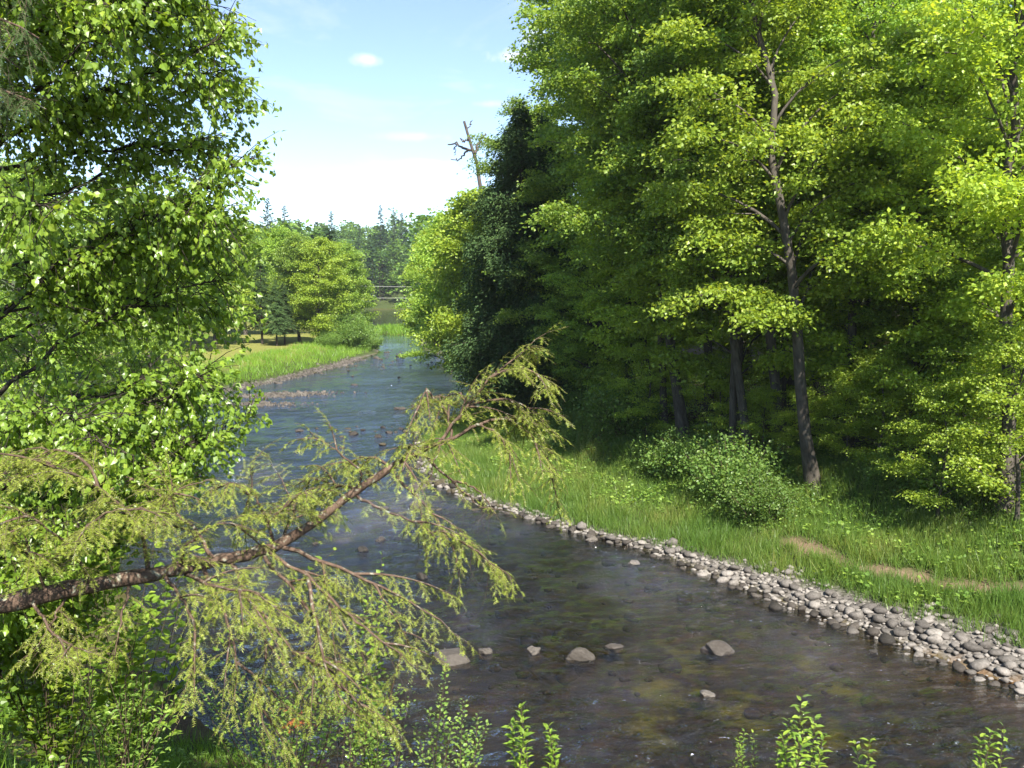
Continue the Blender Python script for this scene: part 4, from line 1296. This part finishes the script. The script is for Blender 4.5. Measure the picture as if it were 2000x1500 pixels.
BR = [
    # polylines of the boughs (pixel, pixel, distance), density of twigs
    ([(270, 1135, 5.45), (262, 1060, 5.3), (235, 1010, 5.2), (180, 960, 5.1), (110, 920, 5.0), (20, 905, 4.95)], 1.0), ([(262, 1060, 5.3), (300, 1000, 5.3), (340, 960, 5.4), (410, 940, 5.5)], 1.0),
    ([(150, 1160, 5.3), (120, 1090, 5.1), (60, 1030, 5.0), (-40, 985, 4.9)], 1.0), ([(180, 960, 5.1), (150, 905, 5.2), (90, 880, 5.3), (10, 885, 5.3)], 1.0),
    ([(400, 1110, 5.5), (380, 1060, 5.6), (340, 1020, 5.8), (280, 960, 6.0), (200, 920, 6.1)], 1.0), ([(120, 1090, 5.1), (160, 1030, 5.0), (230, 1000, 4.9), (300, 1010, 4.9)], 1.0),
    ([(60, 1180, 5.25), (40, 1110, 5.1), (-10, 1060, 5.0), (-80, 1030, 4.9)], 1.0), ([(330, 1125, 5.5), (350, 1070, 5.3), (420, 1030, 5.2), (480, 1040, 5.2)], .9),
    ([(520, 1075, 5.65), (512, 1030, 5.6), (490, 980, 5.55), (480, 920, 5.5), (505, 882, 5.5)], 1.1), ([(530, 1075, 5.65), (565, 1010, 5.9), (545, 950, 6.1), (520, 905, 6.2)], 1.0),
    ([(490, 980, 5.55), (440, 950, 5.5), (400, 960, 5.4)], 1.0), ([(512, 1030, 5.6), (560, 985, 5.5), (600, 960, 5.4), (640, 965, 5.4)], 1.0),
    ([(690, 965, 5.8), (700, 925, 5.75), (665, 895, 5.7), (615, 855, 5.65), (598, 842, 5.6)], .8), ([(700, 960, 5.8), (650, 950, 6.1), (600, 940, 6.3), (560, 955, 6.5)], 1.0),
    ([(760, 915, 5.9), (720, 895, 6.0), (680, 905, 6.2), (640, 930, 6.3)], 1.0), ([(780, 905, 5.9), (800, 870, 5.8), (790, 905, 5.6), (775, 935, 5.5)], .9),
    ([(880, 858, 6.05), (930, 830, 6.1), (985, 820, 6.15), (1040, 855, 6.2), (1092, 932, 6.2)], 1.0), ([(880, 858, 6.05), (872, 810, 6.1), (850, 775, 6.1), (812, 800, 6.1)], .9),
    ([(850, 872, 6.0), (915, 790, 6.1), (960, 735, 6.15), (1015, 690, 6.2), (1066, 650, 6.2)], 1.0), ([(960, 735, 6.15), (1020, 720, 6.1), (1065, 745, 6.1), (1080, 790, 6.1)], .9),
    ([(915, 790, 6.1), (990, 780, 6.2), (1050, 810, 6.3), (1085, 850, 6.3)], 1.0), ([(930, 830, 6.1), (970, 850, 6.0), (1000, 900, 5.95), (1015, 945, 5.9)], .8),
    ([(872, 810, 6.1), (840, 770, 6.0), (830, 760, 6.0), (808, 830, 5.9)], .9), ([(985, 820, 6.15), (1030, 830, 6.3), (1070, 880, 6.3)], .9),
    ([(915, 790, 6.1), (890, 770, 6.3), (860, 790, 6.4), (850, 830, 6.4)], .9), ([(880, 858, 6.05), (860, 870, 5.8), (845, 910, 5.7), (840, 940, 5.7)], .6),
    ([(825, 888, 6.0), (880, 945, 6.0), (930, 990, 6.0), (985, 1005, 6.0)], .22), ([(880, 945, 6.0), (930, 960, 6.1), (960, 1000, 6.1), (972, 1020, 6.1)], .2),
    ([(540, 1080, 5.65), (640, 1120, 5.5), (720, 1152, 5.4), (790, 1190, 5.35), (860, 1238, 5.3), (908, 1278, 5.3)], .62), ([(515, 1095, 5.6), (590, 1145, 5.4), (645, 1215, 5.3), (690, 1295, 5.2), (712, 1350, 5.2)], .55),
    ([(500, 1100, 5.6), (560, 1170, 5.45), (605, 1235, 5.35), (645, 1300, 5.3), (665, 1385, 5.3)], .6), ([(430, 1110, 5.55), (480, 1200, 5.3), (560, 1300, 5.2), (620, 1400, 5.1)], .8),
    ([(300, 1140, 5.45), (345, 1210, 5.25), (355, 1300, 5.15), (330, 1390, 5.1)], .6), ([(230, 1150, 5.4), (210, 1230, 5.2), (185, 1330, 5.1)], .45),
    ([(770, 935, 5.9), (825, 990, 5.85), (862, 1045, 5.8), (888, 1095, 5.75), (893, 1160, 5.7)], .75), ([(862, 1045, 5.8), (920, 1080, 5.7), (950, 1110, 5.7), (978, 1148, 5.65)], 1.0),
    ([(690, 975, 5.8), (760, 1010, 5.6), (820, 1030, 5.5), (860, 1080, 5.45)], .7), ([(340, 1135, 5.5), (420, 1165, 5.1), (490, 1175, 4.9), (545, 1230, 4.8)], 1.0),
    ([(100, 1180, 5.3), (60, 1250, 5.1), (15, 1310, 5.0)], .6), ([(600, 1150, 5.4), (700, 1245, 5.2), (775, 1305, 5.15), (805, 1330, 5.1)], .6),
    ([(720, 1152, 5.4), (770, 1240, 5.3), (790, 1280, 5.3)], .6), ([(480, 1200, 5.3), (500, 1300, 5.1), (480, 1400, 5.0), (500, 1470, 4.9)], .7),
    ([(590, 1145, 5.4), (610, 1280, 5.1), (640, 1380, 5.0), (700, 1450, 4.9)], .6), ([(380, 1125, 5.5), (430, 1250, 5.1), (440, 1350, 5.0), (420, 1440, 4.9)], .6),
    ([(30, 1195, 5.2), (80, 1270, 5.0), (150, 1300, 4.9)], .6), ([(560, 1300, 5.2), (620, 1330, 5.1), (680, 1400, 5.0), (740, 1440, 5.0)], .6),
]
NP_, ND_, NN_, NS_, NT_ = [], [], [], [], []


def needles(p, q, step=.0046, size=.0155):
    Ln = np.linalg.norm(q - p); k = max(3, int(Ln / step))
    s = np.linspace(.04, 1, k)[:, None]
    d = (q - p) / max(Ln, 1e-6)
    side = unit(np.cross(d, [0, 0, 1.]) + hrng.normal(0, .25, 3))
    sg = np.where(np.arange(k) % 2, 1., -1.)[:, None]
    NP_.append(p + (q - p) * s); ND_.append(side * sg * .9 + d * .55 + hrng.normal(0, .16, (k, 3)))
    NN_.append(np.tile(np.cross(side, d), (k, 1)) + hrng.normal(0, .2, (k, 3)))
    NS_.append(size * hrng.uniform(.7, 1.25, k)); NT_.append(np.clip(hrng.normal(.45, .15) + s.ravel() * .15 + hrng.normal(0, .1, k), 0, 1))


def spray(b, d, L, depth):
    """a flattened drooping hemlock spray"""
    n_ = 6
    pts = [b]
    dd = d.copy()
    for q in range(n_):
        dd = unit(dd + [0, 0, -.10] + hrng.normal(0, .08, 3)); pts.append(pts[-1] + dd * L / n_)
    pts = np.array(pts)
    if depth > 0: tube(ht, pts[::2], np.linspace(.0018 + .006 * L, .0014, 4), 3)
    else: leaves(ht, pts[:1], (pts[-1] - pts[0])[None], np.array([[0., -.6, .8]]), L, (np.array([[0, -.012, 0], [0, .012, 0], [1, 0, 0]]), np.array([[0, 1, 2]])))
    for q in range(n_): needles(pts[q], pts[q + 1])
    if depth > 0:
        m_ = int(L / .028)
        for q in range(m_):
            s = (q + .6) / m_ * n_; si = min(int(s), n_ - 1)
            pb = pts[si] + (pts[si + 1] - pts[si]) * (s - si)
            f = unit(pts[si + 1] - pts[si])
            side = unit(np.cross(f, [0, 0, 1.])) * (1 if q % 2 else -1)
            l2 = L * .42 * (1.08 - q / m_) * hrng.uniform(.6, 1.15)
            if l2 < .03: continue
            d2 = unit(f * .75 + side * .8 + hrng.normal(0, .15, 3) + [0, 0, -.06])
            spray(pb, d2, l2, depth - 1 if l2 > .13 else 0)


BW3 = []
for pl, dn in BR:
    pts = spline([P(*q) for q in pl], 14) + hrng.normal(0, .006, (14, 3))
    BW3.append((pts, dn))
    if dn < .3: continue
    Lb = np.linalg.norm(np.diff(pts, axis=0), axis=1).sum()
    for q in range(int(1 + 2 * dn)):
        si = hrng.integers(3, 12); f = unit(pts[si + 1] - pts[si])
        sd_ = unit(np.cross(f, [0, 0, 1.]) + hrng.normal(0, .5, 3)) * hrng.choice([-1, 1])
        d = unit(f * .7 + sd_ * .7 + hrng.normal(0, .2, 3)); L3 = Lb * hrng.uniform(.25, .45)
        s3 = np.linspace(0, 1, 5)[:, None]
        BW3.append((spline(pts[si] + d * s3 * L3 + np.array([0, 0, -.28]) * L3 * s3 ** 2, 14), dn))
for pts, dn in BW3:
    Ltot = np.linalg.norm(np.diff(pts, axis=0), axis=1).sum()
    tube(hw, pts, np.linspace(.006 + .008 * Ltot, .002, 14), 5)
    m_ = int(Ltot / .032 * dn * (1.4 if pts[:, 0].mean() < -2.1 else 1))
    for q in range(m_):
        s = (.12 + .88 * (q + hrng.random()) / m_) * 12.99; si = int(s)
        b = pts[si] + (pts[si + 1] - pts[si]) * (s - si)
        f = unit(pts[si + 1] - pts[si])
        side = unit(np.cross(f, [0, 0, 1.]) + hrng.normal(0, .3, 3)) * (1 if q % 2 else -1)
        d = unit(f * .65 + side * .8 + [0, 0, -.15] + hrng.normal(0, .2, 3))
        spray(b, d, hrng.uniform(.10, .30) * (1.1 - .45 * s / 13), 1)
    spray(pts[-1], unit(pts[-1] - pts[-2]), .16, 1)
# short twigs straight on the stem
for q in range(14):
    k = hrng.integers(40, 58)
    d = unit(hrng.normal(0, 1, 3) + [0.3, -.2, .2])
    spray(ms_[k], d, hrng.uniform(.1, .25), 1)
# bare hanging twigs
for q in range(70):
    pl, dn = BR[hrng.integers(26, len(BR))]
    pts = spline([P(*a) for a in pl], 10); k = hrng.integers(2, 9)
    e = pts[k] + [hrng.normal(0, .12), hrng.normal(0, .1), -hrng.uniform(.1, .4)]
    tube(ht, [pts[k], (pts[k] + e) / 2 + hrng.normal(0, .03, 3), e], [.003, .002, .001], 3)
leaves(hn, np.concatenate(NP_), np.concatenate(ND_), np.concatenate(NN_), np.concatenate(NS_), NEEDLE, np.concatenate(NT_))
print("hemlock needles", sum(map(len, NP_)))
hem = thing("hemlock_tree", "leaning hemlock reaching out over the river with drooping needle sprays", "tree", hbase)
htr = link("trunk", hw.mesh("trunk", M_BARKH, off=hbase), hem)
link("twigs", ht.mesh("twigs", M_TWIG, off=hbase), htr)
kind(link("needle_sprays", hn.mesh("needle_sprays", M_HEM, smooth=False, off=hbase), hem), "stuff")

# dark conifer bough hanging into the top left corner
NP_, ND_, NN_, NS_, NT_ = [], [], [], [], []
hw, ht, hn = MB(), MB(), MB()
cx, cy = -6.0, 6.2
cz = tz(cx, cy)
tube(hw, spline([[cx, cy, cz - .3], [cx + .1, cy, cz + 3], [cx, cy, cz + 7], [cx + .1, cy, cz + 11]], 14), np.linspace(.2, .05, 14), 9)
for pl in ([(-300, 330, 6.0), (-60, 190, 5.6), (50, 195, 5.4), (115, 225, 5.3)], [(-300, 150, 6.0), (-60, 60, 5.5), (40, 60, 5.2), (110, 95, 5.1)], [(-300, 60, 6.0), (-60, -40, 5.5), (40, -20, 5.2), (130, 20, 5.1)],
           [(-300, -60, 6.0), (-40, -100, 5.3), (60, -60, 5.1), (110, 10, 5.0)], [(-300, 250, 6.1), (-60, 130, 5.7), (20, 120, 5.6), (70, 150, 5.5)]):
    pts = spline([P(*q) for q in pl], 14)
    tube(hw, pts, np.linspace(.03, .004, 14), 5)
    for q in range(34):
        s = hrng.uniform(.45, 1) * 12.99; si = int(s); b = pts[si]
        f = unit(pts[si + 1] - pts[si])
        spray(b, unit(f * .6 + hrng.normal(0, .6, 3) + [0, 0, -.3]), hrng.uniform(.15, .35), 1)
leaves(hn, np.concatenate(NP_), np.concatenate(ND_), np.concatenate(NN_), np.concatenate(NS_), NEEDLE, np.concatenate(NT_))
O = np.array([cx, cy, cz])
con = thing("hemlock_tree", "dark needled evergreen bough hanging into the top left corner", "tree", O)
link("trunk", hw.mesh("trunk", M_BARKH, off=O), con)
link("twigs", ht.mesh("twigs", M_TWIG, off=O), con)
kind(link("needle_sprays", hn.mesh("needle_sprays", M_DARKC, smooth=False, off=O), con), "stuff")

# ------------------------------------------------------------------ near plants with leaves one can count
def leafy_shrub(name, label, base_px, tops, y, leaf, mat, tmpl, nper, cat="shrub", spread=.05, parts=120, up=.2, stemr=.006, seed=1, gap=.0):
    g = np.random.default_rng(seed)
    bx = (base_px - 1000) / F_PX * y; bz = tz(bx, y)
    O = np.array([bx, y, bz])
    st = MB(); LP_, LD, LN, LS = [], [], [], []
    for (tx, ty, ty_d) in tops:
        T = P(tx, ty, y + ty_d)
        b = O + [g.normal(0, .06), g.normal(0, .06), -.05]
        mid = (b + T) / 2 + [g.normal(0, .06), g.normal(0, .06), .1]
        pts = spline([b, mid, T], 14)
        tube(st, pts, np.linspace(stemr, stemr * .25, 14), 5)
        k = nper
        s = (gap + (1 - gap) * (np.arange(k) + .5) / k)
        p = np.column_stack([np.interp(s, np.linspace(0, 1, 14), pts[:, q]) for q in range(3)])
        f = unit(np.gradient(p, axis=0))
        a = np.arange(k) * 2.4 + g.random() * 6
        rad_ = np.column_stack([np.cos(a), np.sin(a), np.full(k, up)])
        LP_.append(p + rad_ * g.uniform(.3, 1.0, (k, 1)) * spread * (1.15 - s[:, None])); LD.append(rad_ + f * .35 + g.normal(0, .2, (k, 3)))
        LN.append(f + g.normal(0, .3, (k, 3)) + [0, 0, .6]); LS.append(leaf * g.uniform(.6, 1.2, k) * (1.1 - .35 * s))
    LP_, LD, LN, LS = map(np.concatenate, (LP_, LD, LN, LS))
    root = thing(name, label, cat, O)
    link("stems", st.mesh("stems", M_TWIG, off=O), root)
    py = HORIZON + F_PX * (CAM_H - LP_[:, 2]) / LP_[:, 1]
    rest = leaf_objects(root, O, LP_, LD, LN, LS, tmpl, mat, min(parts, len(LP_)), LP_[:, 1] / LS + 1e4 * (py > 1510))
    if rest.sum():
        fm = MB(); leaves(fm, LP_[rest], LD[rest], LN[rest], LS[rest], tmpl)
        kind(link("foliage", fm.mesh("foliage", mat, smooth=False, off=O), root), "stuff")
    return root


M_SHOOT = leaf_mat("shoot_leaves", (.085, .15, .018), (.14, .22, .024), (.21, .28, .035), transl=.45, objvar=.15, refl=1.4)
leafy_shrub("leafy_shoot", "upright yellow green shoot left of centre at the picture's bottom edge", 1010, [(1018, 1412, 0), (1000, 1450, .1), (1026, 1470, -.1)], 6.2, .09, M_SHOOT, LEAFL, 69, parts=80, spread=.05, seed=3, gap=.45)
leafy_shrub("leafy_shoot", "short yellow green shoot right of the taller one at the bottom edge", 1078, [(1075, 1455, 0), (1085, 1478, .1)], 6.0, .08, M_SHOOT, LEAFL, 60, parts=60, spread=.04, seed=4, gap=.5)
leafy_shrub("leafy_shoot", "bushy yellow green sapling top at the bottom edge under the brown shallows", 1595, [(1592, 1392, 0), (1570, 1440, .1), (1620, 1435, .1), (1555, 1475, 0), (1640, 1470, 0), (1600, 1460, -.2)], 6.0, .09, M_SHOOT, LEAFL, 69, parts=160, spread=.06, seed=5, gap=.45)
leafy_shrub("leafy_shoot", "small pale shoot with fine leaves left of the bushy sapling top", 1480, [(1478, 1465, 0), (1495, 1470, .1), (1465, 1480, -.1)], 6.4, .05, M_SHOOT, LEAFL, 90, parts=100, spread=.06, seed=6, gap=.5)
leafy_shrub("leafy_shoot", "low shoot tips between the bushy sapling top and the right corner", 1725, [(1735, 1482, 0), (1705, 1490, .1)], 6.0, .08, M_SHOOT, LEAFL, 60, parts=60, spread=.05, seed=7, gap=.5)
leafy_shrub("leafy_shoot", "yellow green shoot tips in the bottom right corner", 1980, [(1985, 1462, 0), (1960, 1478, .1), (2010, 1455, 0)], 6.0, .09, M_SHOOT, LEAFL, 66, parts=90, spread=.06, seed=8, gap=.45)
g_ = np.random.default_rng(71)
leafy_shrub("birch_sapling", "thin birch sapling with small leaves standing against the water at bottom centre", 872, [(868, 1318, 0), (855, 1390, .1), (900, 1400, -.1), (930, 1430, .2), (830, 1420, .1), (880, 1440, .0), (950, 1450, .1), (800, 1450, .2), (910, 1470, 0)], 7.6, .045, M_WEED, LEAF6, 110, cat="sapling", parts=150, spread=.16, stemr=.009, seed=9, gap=.3)
leafy_shrub("leafy_shrub", "yellow green shrub with broad heart shaped leaves under the hemlock stem", 200, [(250 + g_.normal(0, 110), 1150 + g_.normal(0, 70), g_.normal(0, .3)) for _ in range(16)], 6.4, .10, M_SHOOT, LEAF6, 34, parts=300, spread=.16, seed=10, gap=.25)
leafy_shrub("leafy_shrub", "light green leafy sapling over the water right of the hanging hemlock twigs", 640, [(760 + g_.normal(0, 55), 1190 + g_.normal(0, 55), g_.normal(0, .3)) for _ in range(9)], 8.6, .075, M_SHOOT, LEAF6, 44, parts=200, spread=.14, seed=11, gap=.45)
leafy_shrub("leafy_shrub", "grey green small leaved bush at the bottom left of the river", 520, [(540 + g_.normal(0, 110), 1370 + g_.normal(0, 40), g_.normal(0, .35)) for _ in range(30)], 7.0, .04, M_WEED, LEAF6, 90, parts=200, spread=.16, seed=12, gap=.1)
leafy_shrub("leafy_shrub", "leafy bush at bottom centre left between the hemlock twigs and the birch sapling", 700, [(720 + g_.normal(0, 60), 1400 + g_.normal(0, 40), g_.normal(0, .35)) for _ in range(22)], 7.6, .042, M_WEED, LEAF6, 90, parts=200, spread=.16, seed=13, gap=.1)
leafy_shrub("leafy_shrub", "dense broad leaved shrub filling the gap between the birch and the hemlock stem", 60, [(150 + g_.normal(0, 150), 1080 + g_.normal(0, 60), g_.normal(0, .4)) for _ in range(30)], 7.2, .085, M_BIRCH, LEAF6, 50, parts=200, spread=.2, seed=14, gap=.2)
leafy_shrub("leafy_shrub", "low leafy plants at the lower left corner on the bare earth", 190, [(200 + g_.normal(0, 90), 1380 + g_.normal(0, 35), g_.normal(0, .2)) for _ in range(22)], 5.9, .055, M_WEED, LEAFL, 34, parts=200, spread=.14, seed=15, gap=.1)

# rust red dead twig
NP_, ND_, NN_, NS_, NT_ = [], [], [], [], []
ht, hn = MB(), MB()
y = 6.6
bpt = P(560, 1440, y)
for q in range(12):
    spray(bpt + hrng.normal(0, .03, 3), unit(hrng.normal(0, 1, 3) * [1, .6, .5] + [.1, -.2, .3]), hrng.uniform(.08, .17), 1)
leaves(hn, np.concatenate(NP_), np.concatenate(ND_), np.concatenate(NN_), np.concatenate(NS_), NEEDLE, np.concatenate(NT_))
gz = tz(bpt[0], bpt[1])
tube(ht, [[bpt[0] - .05, bpt[1], gz - .05], bpt], [.006, .003], 4)
O = np.array([bpt[0], bpt[1], gz])
dt = thing("dead_twig", "rust red dead needle twig among the bushes at the lower left", "twig", O)
link("stem", ht.mesh("stem", M_TWIG, off=O), dt)
kind(link("needles", hn.mesh("needles", M_DEAD, smooth=False, off=O), dt), "stuff")

# dark log on the near bank
lg = MB()
a = P(-120, 1270, 5.3); b = P(70, 1360, 5.6)
a[2] = tz(a[0], a[1]) + .05; b[2] = tz(b[0], b[1]) + .03
tube(lg, spline([a, (a + b) / 2 + [0, 0, .05], b], 10) + rng.normal(0, .008, (10, 3)), np.linspace(.07, .035, 10), 8)
tag(link("log", lg.mesh("log", M_BARKD, off=a), loc=a), "dark fallen log on the bare earth at the left edge", "log")
# ------------------------------------------------------------------ summer haze
hz = MB()
a, b = np.array([-560., -60., -2.5]), np.array([560., 780., 96.])
c8 = np.array([[(a, b)[i_][0], (a, b)[j_][1], (a, b)[k_][2]] for i_ in (0, 1) for j_ in (0, 1) for k_ in (0, 1)])
hz.add(c8, np.array([[0, 1, 3, 2], [4, 6, 7, 5], [0, 4, 5, 1], [2, 3, 7, 6], [0, 2, 6, 4], [1, 5, 7, 3]]))
m, n, l, out = new_mat("haze_air")
pv = n.new("ShaderNodeVolumePrincipled")
pv.inputs["Color"].default_value = (.92, .96, 1, 1); pv.inputs["Density"].default_value = .00022; pv.inputs["Anisotropy"].default_value = .3
l.new(pv.outputs[0], out.inputs["Volume"])
hzo = kind(link("haze", hz.mesh("haze", m, smooth=False)), "stuff")
tot = sum(len(me.polygons) for me in bpy.data.meshes)
print("faces", tot, "objects", len(bpy.data.objects))
